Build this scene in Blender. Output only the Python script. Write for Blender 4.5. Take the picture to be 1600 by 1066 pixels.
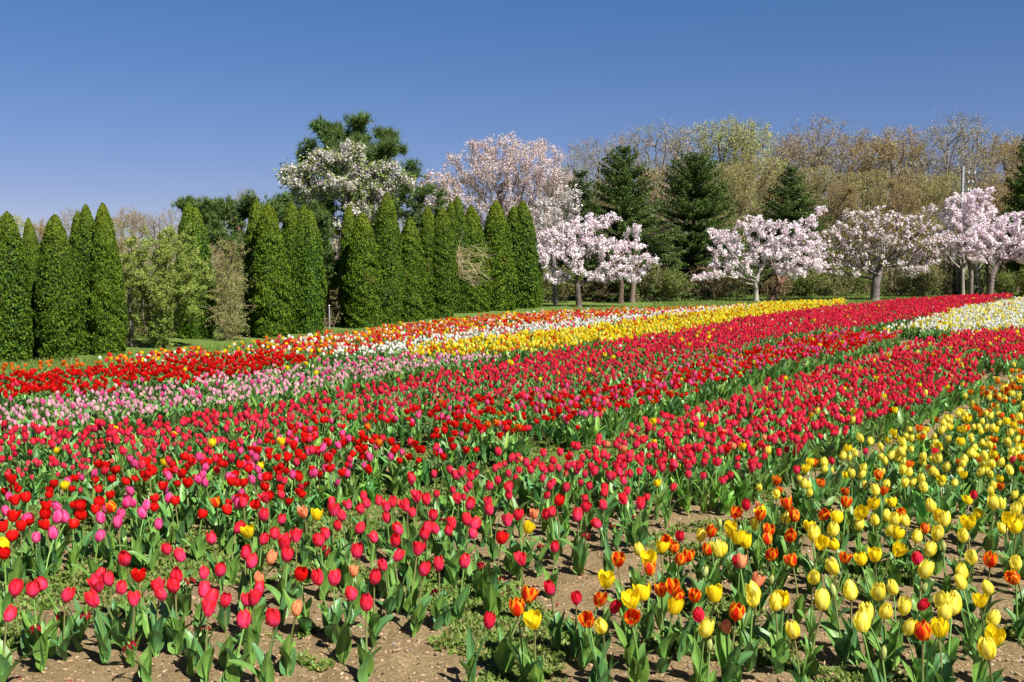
import bpy, math, random
import numpy as np
from mathutils import Vector

SC = bpy.context.scene
for _o in list(bpy.data.objects): bpy.data.objects.remove(_o)
C = SC.collection
R = math.radians
rng = np.random.default_rng(11)
random.seed(11)

# ------------------------------------------------------------------ camera
F = 1556.0; HOR = 410.0; EYE = 1.6
PITCH = math.atan((533 - HOR) / F)
cam = bpy.data.objects.new('camera', bpy.data.cameras.new('camera')); C.objects.link(cam)
cam.data.sensor_width = 36.0; cam.data.lens = 36.0 * F / 1600.0
cam.data.clip_start = 0.1; cam.data.clip_end = 4000
cam.location = (0, 0, EYE); cam.rotation_euler = (R(90) - PITCH, 0, 0)
SC.camera = cam
# ------------------------------------------------------------------ sky and sun
SUN_EL, SUN_AZ = R(50), R(140)      # azimuth clockwise from the viewing direction (+Y)
w = bpy.data.worlds.new('World'); SC.world = w; w.use_nodes = True
nt = w.node_tree; bg = nt.nodes['Background']
sky = nt.nodes.new('ShaderNodeTexSky'); sky.sky_type = 'NISHITA'; sky.sun_disc = False
sky.sun_elevation = SUN_EL; sky.sun_rotation = SUN_AZ
sky.altitude = 3000; sky.air_density = 1.0; sky.dust_density = 0.0; sky.ozone_density = 3.0
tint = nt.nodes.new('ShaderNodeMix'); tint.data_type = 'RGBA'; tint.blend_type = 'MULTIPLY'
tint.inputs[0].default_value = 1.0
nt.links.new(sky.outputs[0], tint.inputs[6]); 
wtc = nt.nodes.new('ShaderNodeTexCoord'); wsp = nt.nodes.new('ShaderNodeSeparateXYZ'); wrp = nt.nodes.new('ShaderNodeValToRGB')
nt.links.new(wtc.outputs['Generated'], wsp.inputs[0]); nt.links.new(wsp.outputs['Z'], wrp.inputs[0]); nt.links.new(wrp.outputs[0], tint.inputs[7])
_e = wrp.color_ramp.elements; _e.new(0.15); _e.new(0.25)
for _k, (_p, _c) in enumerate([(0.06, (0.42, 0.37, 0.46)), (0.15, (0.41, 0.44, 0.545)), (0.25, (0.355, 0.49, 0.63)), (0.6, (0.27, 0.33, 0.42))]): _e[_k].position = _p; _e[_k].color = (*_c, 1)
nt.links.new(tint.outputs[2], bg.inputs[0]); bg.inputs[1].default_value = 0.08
sd = bpy.data.lights.new('sun', 'SUN'); sd.energy = 5.0; sd.angle = R(0.5); sd.color = (1.0, 0.955, 0.88)
so = bpy.data.objects.new('sun', sd); C.objects.link(so)
sdir = Vector((math.sin(SUN_AZ) * math.cos(SUN_EL), math.cos(SUN_AZ) * math.cos(SUN_EL), math.sin(SUN_EL)))
so.rotation_euler = sdir.to_track_quat('Z', 'Y').to_euler(); so.location = (0, 0, 60)
SC.view_settings.view_transform = 'Standard'; SC.view_settings.look = 'None'
SC.view_settings.exposure = 1.05; SC.view_settings.gamma = 1.0

# ------------------------------------------------------------------ measuring helpers
cp, sp = math.cos(PITCH), math.sin(PITCH)
def ray(px, v):
    a = (px - 800) / F; b = (533 - v) / F
    return np.array([a, cp + b * sp, -sp + b * cp])
def ground(px, v, z=0.0):
    d = ray(px, v); t = (z - EYE) / d[2]
    return d * t + np.array([0, 0, EYE])
def ztop(px, v, Y):
    d = ray(px, v); return EYE + d[2] * Y / d[1]
def xat(px, v, Y):
    d = ray(px, v); return d[0] * Y / d[1]
def proj(P):
    P = np.asarray(P, float); x = P[..., 0]; y = P[..., 1]; z = P[..., 2] - EYE
    dep = y * cp - z * sp; up = y * sp + z * cp
    return 800 + F * x / dep, 533 - F * up / dep

_T = np.random.default_rng(5).random((256, 256))
def vnoise(x, y):
    xi = np.floor(x).astype(int); yi = np.floor(y).astype(int); fx = x - xi; fy = y - yi
    fx = fx * fx * (3 - 2 * fx); fy = fy * fy * (3 - 2 * fy)
    a = _T[xi & 255, yi & 255]; b = _T[(xi + 1) & 255, yi & 255]
    c = _T[xi & 255, (yi + 1) & 255]; d = _T[(xi + 1) & 255, (yi + 1) & 255]
    return (a * (1 - fx) + b * fx) * (1 - fy) + (c * (1 - fx) + d * fx) * fy
def fbm(x, y, o=4):
    s = 0; a = 0.5
    for k in range(o): s = s + a * vnoise(x * 2 ** k + 17.3 * k, y * 2 ** k + 9.1 * k); a *= 0.5
    return s
def gh(x, y):
    x = np.asarray(x, float); y = np.asarray(y, float); r = np.hypot(x, y)
    fade = np.clip(1 - (r - 10) / 25, 0.1, 1)
    h = (fbm(x * 1.2, y * 1.2, 3) - 0.45) * 0.05
    h = h + fade * (fbm(x * 9, y * 9, 3) - 0.45) * 0.035 + fade * np.maximum(0, fbm(x * 26, y * 26, 2) - 0.42) * 0.05
    return h
def inpoly(px, py, poly):
    px = np.asarray(px); py = np.asarray(py); n = len(poly); ins = np.zeros(px.shape, bool); j = n - 1
    for i in range(n):
        xi, yi = poly[i]; xj, yj = poly[j]
        if yi != yj:
            c = ((yi > py) != (yj > py)) & (px < (xj - xi) * (py - yi) / (yj - yi) + xi)
            ins ^= c
        j = i
    return ins

# ------------------------------------------------------------------ mesh helpers
class Geo:
    """collects numpy chunks of quads / tris and links them as ONE mesh"""
    def __init__(s): s.V = []; s.F = []; s.T = []; s.Cc = []; s.n = 0
    def add(s, V, Fq=None, col=(1, 1, 1), mat=0, Ft=None):
        V = np.asarray(V, float).reshape(-1, 3)
        if Fq is not None and len(Fq): s.F.append((np.asarray(Fq, int) + s.n, mat))
        if Ft is not None and len(Ft): s.T.append((np.asarray(Ft, int) + s.n, mat))
        col = np.asarray(col, float)
        if col.ndim == 1: col = np.tile(col, (len(V), 1))
        s.V.append(V); s.Cc.append(col); s.n += len(V); return s
    def mesh(s, name, mats, smooth=True):
        V = np.concatenate(s.V); Cc = np.concatenate(s.Cc)
        me = bpy.data.meshes.new(name)
        nq = sum(len(f) for f, m in s.F); nt_ = sum(len(f) for f, m in s.T)
        loops = np.concatenate([f.ravel() for f, m in s.F] + [f.ravel() for f, m in s.T])
        mi = np.concatenate([np.full(len(f), m) for f, m in s.F] + [np.full(len(f), m) for f, m in s.T])
        starts = np.concatenate([np.arange(nq) * 4, nq * 4 + np.arange(nt_) * 3])
        me.vertices.add(len(V)); me.vertices.foreach_set('co', V.ravel())
        me.loops.add(len(loops)); me.loops.foreach_set('vertex_index', loops.astype(np.int32))
        me.polygons.add(nq + nt_); me.polygons.foreach_set('loop_start', starts.astype(np.int32))
        me.polygons.foreach_set('material_index', mi.astype(np.int32))
        me.polygons.foreach_set('use_smooth', np.full(nq + nt_, smooth))
        at = me.color_attributes.new('Col', 'FLOAT_COLOR', 'POINT')
        at.data.foreach_set('color', np.c_[Cc, np.ones(len(Cc))].ravel().astype(np.float32))
        for m in mats: me.materials.append(m)
        me.update(calc_edges=True)
        return me
def link(name, me, parent=None, loc=(0, 0, 0), rot=(0, 0, 0), sc=(1, 1, 1)):
    o = bpy.data.objects.new(name, me); C.objects.link(o); o.parent = parent
    o.location = loc; o.rotation_euler = rot; o.scale = sc; return o
def thing(name, label, cat, loc=(0, 0, 0), rz=0.0, group=None, sc=(1, 1, 1)):
    o = bpy.data.objects.new(name, None); C.objects.link(o); o.empty_display_size = 0.1
    o.location = loc; o.rotation_euler = (0, 0, rz); o.scale = sc
    o['label'] = label; o['category'] = cat
    if group: o['group'] = group
    return o
def tag(o, label=None, cat=None, kind=None, group=None):
    if label: o['label'] = label
    if cat: o['category'] = cat
    if kind: o['kind'] = kind
    if group: o['group'] = group
    return o
def gridq(nu, nv):
    i, j = np.meshgrid(np.arange(nu), np.arange(nv), indexing='ij')
    a = i * (nv + 1) + j
    return np.stack([a, a + 1, a + nv + 2, a + nv + 1], -1).reshape(-1, 4)
def unit(v): return v / (np.linalg.norm(v, axis=-1, keepdims=True) + 1e-9)
def leafcloud(P, N, L, W, col, up=None, g=None, mat=0):
    """rhombic leaves: centres P, normals N, half length L, half width W"""
    n = len(P); rnd = rng.normal(size=(n, 3)) if up is None else up
    N = unit(N); T = unit(np.cross(np.cross(N, rnd), N)); B = np.cross(N, T)
    L = np.broadcast_to(L, (n,))[:, None]; W = np.broadcast_to(W, (n,))[:, None]
    V = np.stack([P - T * L, P + B * W - T * L * 0.1, P + T * L, P - B * W - T * L * 0.1], 1).reshape(-1, 3)
    Fq = np.arange(4 * n).reshape(n, 4)
    cc = np.repeat(np.broadcast_to(col, (n, 3)), 4, 0)
    g = g or Geo(); g.add(V, Fq, cc, mat); return g
def tubes(A, B, ra, rb, col, k=5, g=None, mat=0):
    A = np.asarray(A, float); B = np.asarray(B, float); n = len(A)
    D = unit(B - A); ref = np.where(np.abs(D[:, 2:3]) > 0.9, [[1, 0, 0]], [[0, 0, 1]])
    U = unit(np.cross(D, ref)); W = np.cross(D, U)
    th = np.arange(k) * 2 * math.pi / k
    ring = U[:, None] * np.cos(th)[None, :, None] + W[:, None] * np.sin(th)[None, :, None]
    V = np.concatenate([A[:, None] + ring * np.reshape(ra, (-1, 1, 1)), B[:, None] + ring * np.reshape(rb, (-1, 1, 1))], 1)
    b = np.arange(n)[:, None] * 2 * k; i = np.arange(k)[None]; j = (i + 1) % k
    Fq = np.stack([b + i, b + j, b + k + j, b + k + i], -1).reshape(-1, 4)
    cc = np.asarray(col, float)
    if cc.ndim == 2: cc = np.repeat(cc, 2 * k, 0)
    g = g or Geo(); g.add(V.reshape(-1, 3), Fq, cc, mat); return g
def smoothtube(path, rad, col, k=8, g=None, mat=0, cap=True):
    path = np.asarray(path, float); n = len(path); D = unit(np.gradient(path, axis=0))
    ref = np.where(np.abs(D[:, 2:3]) > 0.95, [[1.0, 0, 0]], [[0, 0, 1.0]])
    if np.abs(D[:, 2]).max() > 0.9: ref = np.tile([[1.0, 0.03, 0]], (n, 1))
    U = unit(np.cross(D, ref)); W = np.cross(D, U); th = np.arange(k + 1) * 2 * math.pi / k
    rad = np.broadcast_to(rad, (n,))
    V = path[:, None] + (U[:, None] * np.cos(th)[None, :, None] + W[:, None] * np.sin(th)[None, :, None]) * rad[:, None, None]
    g = g or Geo(); g.add(V.reshape(-1, 3), gridq(n - 1, k), col, mat)
    if cap:
        c = np.r_[V[-1, :k], [path[-1]]]
        g.add(c, None, (np.asarray(col)[-1] if np.asarray(col).ndim == 2 else col), mat,
              Ft=[[i, (i + 1) % k, k] for i in range(k)])
    return g
def boxg(g, c, s, col=(1, 1, 1), mat=0, bev=0.0):
    x, y, z = [q / 2 for q in s]; V = np.array([[a, b, d] for a in (-x, x) for b in (-y, y) for d in (-z, z)]) + c
    g.add(V, [[0, 1, 3, 2], [4, 6, 7, 5], [0, 4, 5, 1], [2, 3, 7, 6], [0, 2, 6, 4], [1, 5, 7, 3]], col, mat); return g

# ------------------------------------------------------------------ materials
def mat_attr(name, rough=0.5, transl=0.0, spec=0.4, noise=0.0, nscale=40, bump=0.0, bscale=60, coat=0.0):
    m = bpy.data.materials.new(name); m.use_nodes = True; t = m.node_tree; n = t.nodes; l = t.links
    p = n['Principled BSDF']; out = n['Material Output']
    a = n.new('ShaderNodeAttribute'); a.attribute_name = 'Col'; src = a.outputs['Color']
    if noise:
        tc = n.new('ShaderNodeTexCoord'); nz = n.new('ShaderNodeTexNoise'); nz.inputs['Scale'].default_value = nscale
        nz.inputs['Detail'].default_value = 4; l.new(tc.outputs['Object'], nz.inputs['Vector'])
        mr = n.new('ShaderNodeMapRange'); mr.inputs[1].default_value = 0.3; mr.inputs[2].default_value = 0.7
        mr.inputs[3].default_value = 1 - noise; mr.inputs[4].default_value = 1 + noise
        l.new(nz.outputs[0], mr.inputs[0])
        vm = n.new('ShaderNodeVectorMath'); vm.operation = 'SCALE'
        l.new(src, vm.inputs[0]); l.new(mr.outputs[0], vm.inputs['Scale']); src = vm.outputs[0]
    l.new(src, p.inputs['Base Color']); p.inputs['Roughness'].default_value = rough
    p.inputs['Specular IOR Level'].default_value = spec
    if coat: p.inputs['Sheen Weight'].default_value = coat
    if bump:
        tc = n.new('ShaderNodeTexCoord'); nb = n.new('ShaderNodeTexNoise'); nb.inputs['Scale'].default_value = bscale
        nb.inputs['Detail'].default_value = 5; l.new(tc.outputs['Object'], nb.inputs['Vector'])
        bm = n.new('ShaderNodeBump'); bm.inputs['Strength'].default_value = 1; bm.inputs['Distance'].default_value = bump
        l.new(nb.outputs[0], bm.inputs['Height']); l.new(bm.outputs[0], p.inputs['Normal'])
    if transl:
        tr = n.new('ShaderNodeBsdfTranslucent'); mx = n.new('ShaderNodeMixShader'); mx.inputs[0].default_value = transl
        l.new(src, tr.inputs[0]); l.new(p.outputs[0], mx.inputs[1]); l.new(tr.outputs[0], mx.inputs[2])
        l.new(mx.outputs[0], out.inputs[0])
    return m
M_PETAL = mat_attr('petal', 0.5, 0.45, 0.22, noise=0.07, nscale=70, bump=0.0006, bscale=120)
M_LEAF = mat_attr('tulip_leaf', 0.42, 0.28, 0.4, noise=0.22, nscale=28, bump=0.002, bscale=45)
M_STEM = mat_attr('tulip_stem', 0.4, 0.0, 0.4)
M_FOL = mat_attr('foliage', 0.6, 0.25, 0.25)
M_ARB = mat_attr('arborvitae_foliage', 0.65, 0.15, 0.15)
M_NEED = mat_attr('needles', 0.55, 0.1, 0.3)
M_BLOS = mat_attr('blossom', 0.6, 0.35, 0.2)
M_BARK = mat_attr('bark', 0.85, 0.0, 0.2, noise=0.4, nscale=14, bump=0.01, bscale=30)
M_TWIG = mat_attr('twig', 0.8, 0.0, 0.2)
M_GRASS = mat_attr('grass_blade', 0.55, 0.3, 0.3)
M_ROCK = mat_attr('stone', 0.8, 0.0, 0.3, noise=0.25, nscale=60, bump=0.003, bscale=120)
M_CONC = mat_attr('concrete', 0.75, 0.0, 0.3, noise=0.1, nscale=8)
M_METAL = mat_attr('painted_metal', 0.5, 0.0, 0.5)

# ------------------------------------------------------------------ bed outlines, measured at bloom height (0.30 m above soil)
HZ = 0.285
def band(up, lo):
    def ext(L):   # beds run on past the picture's sides
        L = list(L)
        if L[0][0] <= -60: (x0, v0), (x1, v1) = L[0], L[1]; L = [(-420, v0 + (v0 - v1) / (x0 - x1) * (-420 - x0))] + L
        if L[-1][0] >= 1680: (x0, v0), (x1, v1) = L[-1], L[-2]; L = L + [(1860, max(v0 + (v0 - v1) / (x0 - x1) * (1860 - x0), 452))]
        return L
    up, lo = ext(up), ext(lo)
    return [tuple(ground(x, v, HZ)[:2]) for x, v in up] + [tuple(ground(x, v, HZ)[:2]) for x, v in reversed(lo)]
BANDS = {
 'orange': band([(-60, 577), (0, 570), (70, 565), (150, 561)], [(-60, 592), (0, 585), (70, 578), (150, 571)]),
 'mixed': band([(150, 562), (250, 549), (430, 530), (600, 512), (700, 499), (850, 487), (1060, 482), (1150, 478)],
               [(150, 569), (250, 563), (400, 552), (540, 551), (600, 538), (700, 523), (800, 512), (900, 500), (1000, 492), (1150, 480)]),
 'white': band([(520, 540), (600, 537), (700, 522), (800, 511), (900, 500), (1000, 491), (1100, 482), (1190, 476)],
               [(520, 552), (640, 549), (700, 536), (800, 523), (900, 512), (1000, 499), (1100, 488), (1190, 479)]),
 'yellow': band([(640, 541), (700, 533), (800, 523), (900, 512), (1000, 499), (1100, 486), (1200, 473), (1320, 469)],
                [(640, 551), (700, 551), (800, 546), (900, 538), (1000, 526), (1100, 510), (1200, 491), (1320, 474)]),
 'scarlet': band([(-60, 592), (0, 585), (200, 566), (400, 554), (480, 551)], [(-60, 622), (0, 616), (200, 603), (400, 577), (480, 560)]),
 'lilac': band([(-60, 632), (0, 625), (200, 598), (400, 573), (537, 559), (700, 550), (790, 551)],
               [(-60, 678), (0, 667), (200, 641), (400, 615), (540, 590), (600, 578), (700, 563), (790, 553)]),
 'rosered': band([(-60, 676), (0, 671), (200, 658), (400, 637), (540, 613), (600, 600), (700, 581), (800, 563), (900, 544), (1000, 526), (1100, 510), (1200, 491), (1300, 479), (1400, 469), (1500, 462), (1580, 459)],
                 [(-60, 745), (0, 735), (200, 718), (300, 704), (400, 680), (600, 636), (800, 618), (900, 605), (1000, 588), (1100, 555), (1200, 525), (1300, 512), (1400, 501), (1500, 481), (1580, 464)]),
 'cream': band([(1355, 517), (1430, 503), (1500, 482), (1600, 464), (1680, 457)], [(1355, 521), (1430, 519), (1500, 519), (1600, 511), (1680, 502)]),
 'redmix': band([(-60, 765), (0, 755), (100, 738), (200, 723), (300, 707), (400, 683), (500, 651), (600, 638), (800, 620), (900, 607), (1000, 591), (1100, 560), (1200, 540), (1300, 519), (1400, 514), (1430, 515)],
                [(-60, 880), (0, 868), (100, 848), (150, 836), (250, 817), (350, 801), (450, 772), (500, 750), (600, 717), (690, 711), (800, 688), (900, 655), (1000, 628), (1100, 598), (1200, 566), (1300, 549), (1400, 523), (1430, 517)]),
 'main': band([(640, 740), (720, 730), (780, 712), (850, 703), (900, 697), (960, 676), (1000, 662), (1060, 640), (1120, 626), (1200, 600), (1270, 578), (1350, 560), (1400, 541), (1500, 520), (1600, 512), (1690, 505)],
              [(640, 742), (720, 740), (780, 738), (1000, 738), (1140, 736), (1200, 717), (1250, 700), (1320, 670), (1380, 649), (1440, 636), (1480, 609), (1540, 582), (1600, 553), (1690, 520)]),
 'yellowbed': band([(1190, 742), (1295, 712), (1340, 698), (1406, 673), (1445, 658), (1500, 629), (1540, 602), (1600, 572), (1700, 540)],
                   [(1190, 744), (1295, 744), (1340, 744), (1406, 744), (1445, 744), (1500, 744), (1540, 744), (1600, 744), (1700, 744)]),
 'yellowright': band([(1602, 744), (1720, 744)], [(1602, 1090), (1720, 1090)]),
 'redleft': band([(-500, 900), (-120, 880), (-4, 878)], [(-500, 1150), (-120, 1000), (-4, 975)]),
}
FIELD = [tuple(ground(x, v, 0.0)[:2]) for x, v in
         [(-900, 655), (-60, 597), (0, 590), (130, 582), (250, 570), (430, 551), (600, 528), (850, 500), (1060, 493), (1300, 480), (1590, 466), (1900, 452)]] + [(60, 20), (30, -5), (-30, -5)]

# ------------------------------------------------------------------ ground: one sheet to the horizon
def build_ground():
    rr = np.concatenate([[0.05], np.geomspace(0.5, 1500, 560)])
    th = np.concatenate([np.linspace(-42, 42, 620), np.linspace(42, 318, 90)[1:]])
    th = np.radians(th); n = len(th); m = len(rr)
    X = rr[:, None] * np.sin(th)[None]; Y = rr[:, None] * np.cos(th)[None]
    Z = gh(X, Y)
    V = np.stack([X, Y, Z], -1).reshape(-1, 3)
    fld = inpoly(X + (fbm(X * .8, Y * .8) - .5) * 1.0, Y + (fbm(X * .8 + 40, Y * .8) - .5) * 1.0, FIELD).astype(float)
    soil = fld
    # green lanes between the beds
    lane = [tuple(ground(x, v)[:2]) for x, v in [(-60, 920), (0, 905), (100, 890), (200, 850), (330, 815), (430, 800), (520, 765), (640, 735), (750, 722), (860, 690), (1000, 645), (1130, 612), (1240, 585),
             (1300, 592), (1160, 640), (1080, 665), (960, 705), (850, 745), (760, 775), (620, 800), (520, 850), (420, 875), (330, 905), (180, 930), (0, 960), (-60, 990)]]
    lm = inpoly(X + (fbm(X * 3, Y * 3) - .5) * .5, Y + (fbm(X * 3 + 9, Y * 3) - .5) * .5, lane).astype(float)
    col = np.stack([soil, lm, np.zeros_like(soil)], -1).reshape(-1, 3)
    i, j = np.meshgrid(np.arange(m - 1), np.arange(n), indexing='ij'); j2 = (j + 1) % n
    Fq = np.stack([i * n + j, (i + 1) * n + j, (i + 1) * n + j2, i * n + j2], -1).reshape(-1, 4)
    Fq = Fq[:, ::-1]
    g = Geo(); g.add(V, Fq, col)
    mt = bpy.data.materials.new('soil_and_grass'); mt.use_nodes = True; t = mt.node_tree; N = t.nodes; L = t.links
    p = N['Principled BSDF']; p.inputs['Roughness'].default_value = 0.9; p.inputs['Specular IOR Level'].default_value = 0.2
    a = N.new('ShaderNodeAttribute'); a.attribute_name = 'Col'; sx = N.new('ShaderNodeSeparateColor'); L.new(a.outputs['Color'], sx.inputs[0])
    tc = N.new('ShaderNodeTexCoord')
    def nz(scale, det=5, rough=0.6):
        q = N.new('ShaderNodeTexNoise'); q.inputs['Scale'].default_value = scale; q.inputs['Detail'].default_value = det
        q.inputs['Roughness'].default_value = rough; L.new(tc.outputs['Object'], q.inputs['Vector']); return q.outputs[0]
    def ramp(src, stops):
        q = N.new('ShaderNodeValToRGB'); e = q.color_ramp.elements
        while len(e) < len(stops): e.new(0.5)
        for k, (ps, c) in enumerate(stops): e[k].position = ps; e[k].color = (*c, 1)
        L.new(src, q.inputs[0]); return q.outputs[0]
    def mix(f, A, B):
        q = N.new('ShaderNodeMix'); q.data_type = 'RGBA'; L.new(f, q.inputs[0]); L.new(A, q.inputs[6]); L.new(B, q.inputs[7]); return q.outputs[2]
    def math_(op, A, B=None, v=None, clamp=False):
        q = N.new('ShaderNodeMath'); q.operation = op; q.use_clamp = clamp; L.new(A, q.inputs[0])
        if B is not None: L.new(B, q.inputs[1])
        if v is not None: q.inputs[1].default_value = v
        return q.outputs[0]
    s1 = ramp(nz(3.5), [(0.3, (0.15, 0.10, 0.046)), (0.5, (0.225, 0.155, 0.075)), (0.7, (0.30, 0.215, 0.11))])
    s2 = ramp(nz(60, 6, 0.7), [(0.3, (0.09, 0.06, 0.03)), (0.5, (0.23, 0.165, 0.082)), (0.68, (0.42, 0.33, 0.20))])
    fx = N.new('ShaderNodeMix'); fx.data_type = 'RGBA'; fx.inputs[0].default_value = 0.5; L.new(s1, fx.inputs[6]); L.new(s2, fx.inputs[7])
    soilc = fx.outputs[2]
    gc = ramp(nz(1.2), [(0.3, (0.05, 0.09, 0.016)), (0.5, (0.085, 0.14, 0.022)), (0.72, (0.16, 0.185, 0.045))])
    gc2 = ramp(nz(45), [(0.3, (0.05, 0.09, 0.015)), (0.6, (0.17, 0.24, 0.05))])
    g2 = N.new('ShaderNodeMix'); g2.data_type = 'RGBA'; g2.inputs[0].default_value = 0.4; L.new(gc, g2.inputs[6]); L.new(gc2, g2.inputs[7])
    # weeds in patches: everywhere a little, lanes a lot
    wn = math_('ADD', math_('MULTIPLY', nz(14, 6, 0.75), v=0.75), math_('MULTIPLY', sx.outputs[1], v=0.26))
    wn = math_('ADD', wn, math_('MULTIPLY', nz(0.8, 2), v=0.25))
    wm = ramp(wn, [(0.62, (0, 0, 0)), (0.70, (1, 1, 1))])
    c1 = mix(wm, soilc, g2.outputs[2])
    c2 = mix(sx.outputs[0], g2.outputs[2], c1)
    L.new(c2, p.inputs['Base Color'])
    b = N.new('ShaderNodeBump'); b.inputs['Distance'].default_value = 0.03; b.inputs['Strength'].default_value = 0.9
    L.new(nz(35, 8, 0.7), b.inputs['Height']); L.new(b.outputs[0], p.inputs['Normal'])
    o = link('ground', g.mesh('ground', [mt])); tag(o, 'tan tilled soil under the flower beds with green grass beyond', kind='structure')
build_ground()

# ------------------------------------------------------------------ tulips
def lerp(a, b, t): t = np.asarray(t)[..., None]; return np.asarray(a) * (1 - t) + np.asarray(b) * t
def sstep(a, b, x): t = np.clip((x - a) / (b - a), 0, 1); return t * t * (3 - 2 * t)
def petal_col(var, s, w, inner, r):
    aw = np.abs(w); n = r.normal(0, 0.03)
    if var == 'rose':       c = lerp((0.88, 0.075, 0.22), (0.82, 0.020, 0.025), np.clip(sstep(0.2, 0.95, s) * 0.75 + 0.6 * aw ** 1.5 + 4 * n, 0, 1))
    elif var == 'cherry':   c = lerp((0.82, 0.04, 0.19), (0.74, 0.018, 0.04), np.clip(sstep(0.1, 0.8, s) + .3 * aw, 0, 1))
    elif var == 'scarlet':  c = lerp((0.80, 0.015, 0.010), (0.74, 0.006, 0.005), s)
    elif var == 'pink':     c = lerp((0.85, 0.18, 0.42), (0.78, 0.03, 0.20), np.clip(1 - aw * 1.1 + 0.2 * s, 0, 1))
    elif var == 'yellow':   c = lerp((0.88, 0.74, 0.03), (0.95, 0.87, 0.19), np.clip((1 - aw) * 0.9, 0, 1))
    elif var == 'gold':     c = lerp((0.90, 0.74, 0.02), (0.90, 0.68, 0.01), s)
    elif var == 'flame':    c = lerp((0.74, 0.025, 0.005), (0.90, 0.44, 0.012), sstep(0.42, 0.92, aw + 0.10 * np.sin(s * 9 + n * 60) + 0.16 * s))
    elif var == 'orange':   c = lerp((0.90, 0.13, 0.01), (0.92, 0.38, 0.03), aw)
    elif var == 'peach':    c = lerp((0.88, 0.22, 0.11), (0.90, 0.50, 0.20), aw)
    elif var == 'white':    c = lerp((0.80, 0.82, 0.56), (0.93, 0.92, 0.84), sstep(0, 0.35, s))
    elif var == 'lilac':    c = lerp((0.88, 0.72, 0.62), (0.84, 0.32, 0.52), sstep(0.1, 0.7, s) * (1 - 0.35 * aw))
    elif var == 'blush':    c = lerp((0.80, 0.70, 0.48), (0.80, 0.42, 0.50), s)
    elif var == 'bicolour': c = lerp((0.84, 0.60, 0.42), (0.74, 0.02, 0.07), sstep(0.05, 0.35, s) * np.clip(1.7 - aw, 0, 1))
    elif var == 'bud':      c = lerp((0.32, 0.44, 0.12), (0.66, 0.68, 0.24), s)
    elif var == 'withered': c = lerp((0.20, 0.006, 0.010), (0.30, 0.008, 0.015), s)
    c = np.clip(c + n * c, 0, 1)
    c = c * (1 - 0.22 * np.exp(-((aw - 1.0) / 0.10) ** 2) + 0.09 * np.sin(w * 17 + s * 2))[..., None]
    c = np.clip(c, 0, 1)
    return c
def petal(var, Rr, H, op, phase, inner, ns, nw, r):
    s, w_ = np.meshgrid(np.linspace(0, 1, ns + 1), np.linspace(-1, 1, nw + 1), indexing='ij')
    nar = 0.45 if var == 'withered' else 1.0
    wid = (0.5 + 0.5 * sstep(0, 0.35, s)) * (1 - 0.93 * s ** (3.2 - 1.2 * min(op, 1))) ** 0.75
    ang = phase + w_ * R(66 if not inner else 60) * wid * nar
    a = 0.87 - 0.33 * min(op, 1.0)
    rad = Rr * np.sin(math.pi * (0.07 + a * s)) ** 0.62
    rad = rad * (1 + max(0, op - 0.6) * 0.9 * s ** 2.2)
    if inner: rad = rad * 0.9
    rad = rad * (1 - 0.05 * np.exp(-(w_ / 0.18) ** 2)) + Rr * (0.05 * np.abs(w_) ** 3)
    rad = rad * (1 + r.normal(0, 0.05)) + Rr * r.normal(0, 0.09) * s ** 2 + Rr * 0.05 * np.sin(w_ * 4 + r.uniform(0, 6)) * s ** 2
    ang = ang + r.normal(0, .07) + r.normal(0, .12) * s
    z = H * (s ** 1.12) * r.uniform(0.90, 1.06) + H * 0.025 * np.sin(w_ * 5 + r.uniform(0, 6)) * s ** 3
    if var == 'withered':
        z = H * (0.6 * s - 0.9 * s ** 3) ; rad = Rr * (0.2 + s * r.uniform(0.6, 1.4))
    # fold each petal a little flatter than the circle
    mid = np.stack([np.cos(ang) * rad, np.sin(ang) * rad, z], -1)
    c = petal_col(var, s, w_, inner, r)
    return mid.reshape(-1, 3), gridq(ns, nw), c.reshape(-1, 3)
def leaf_geo(L, W, a0, a1, ns, nw, r, g=None, mat=0, base=(0, 0, 0), az=0.0):
    s, w_ = np.meshgrid(np.linspace(0, 1, ns + 1), np.linspace(-1, 1, nw + 1), indexing='ij')
    sl = np.linspace(0, 1, ns + 1); ang = a0 + (a1 - a0) * sl ** 1.5
    dl = L / ns; hx = np.concatenate([[0], np.cumsum(np.cos((ang[1:] + ang[:-1]) / 2) * dl)]); hz = np.concatenate([[0], np.cumsum(np.sin((ang[1:] + ang[:-1]) / 2) * dl)])
    wd = W * (0.38 * (1 - sl) ** 2 + np.sin(math.pi * np.clip(sl, 0, 1) ** 0.72) ** 0.8) + 0.0006
    fold = 0.55 * (1 - sl) + 0.15; ph = r.uniform(0, 6); tw = r.normal(0, 0.5) * sl
    nx, nz_ = -np.sin(ang), np.cos(ang)
    up = np.abs(w_) * (wd * fold)[:, None] + 0.10 * W * np.sin(s * 9 + ph) * w_ * np.abs(w_)
    lat = w_ * (wd * (1 - 0.25 * fold))[:, None]
    lat2 = lat * np.cos(tw)[:, None]; up = up + lat * np.sin(tw)[:, None]
    x = hx[:, None] + nx[:, None] * up + 0.004; z = hz[:, None] + nz_[:, None] * up; y = lat2
    ca, sa = math.cos(az), math.sin(az)
    V = np.stack([x * ca - y * sa, x * sa + y * ca, z], -1).reshape(-1, 3) + base
    k = r.uniform(0, 1); c0 = np.array([0.085, 0.22, 0.075]) * (1 - k) + np.array([0.17, 0.32, 0.05]) * k
    c = c0[None, None] * (0.88 + 0.3 * np.exp(-(w_ / 0.15) ** 2) * 0.5 + 0.12 * np.cos(w_ * 14))[..., None]
    c = c * (1 + 0.35 * (1 - s) ** 3)[..., None]
    g = g or Geo(); g.add(V, gridq(ns, nw), c.reshape(-1, 3), mat); return g
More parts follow.
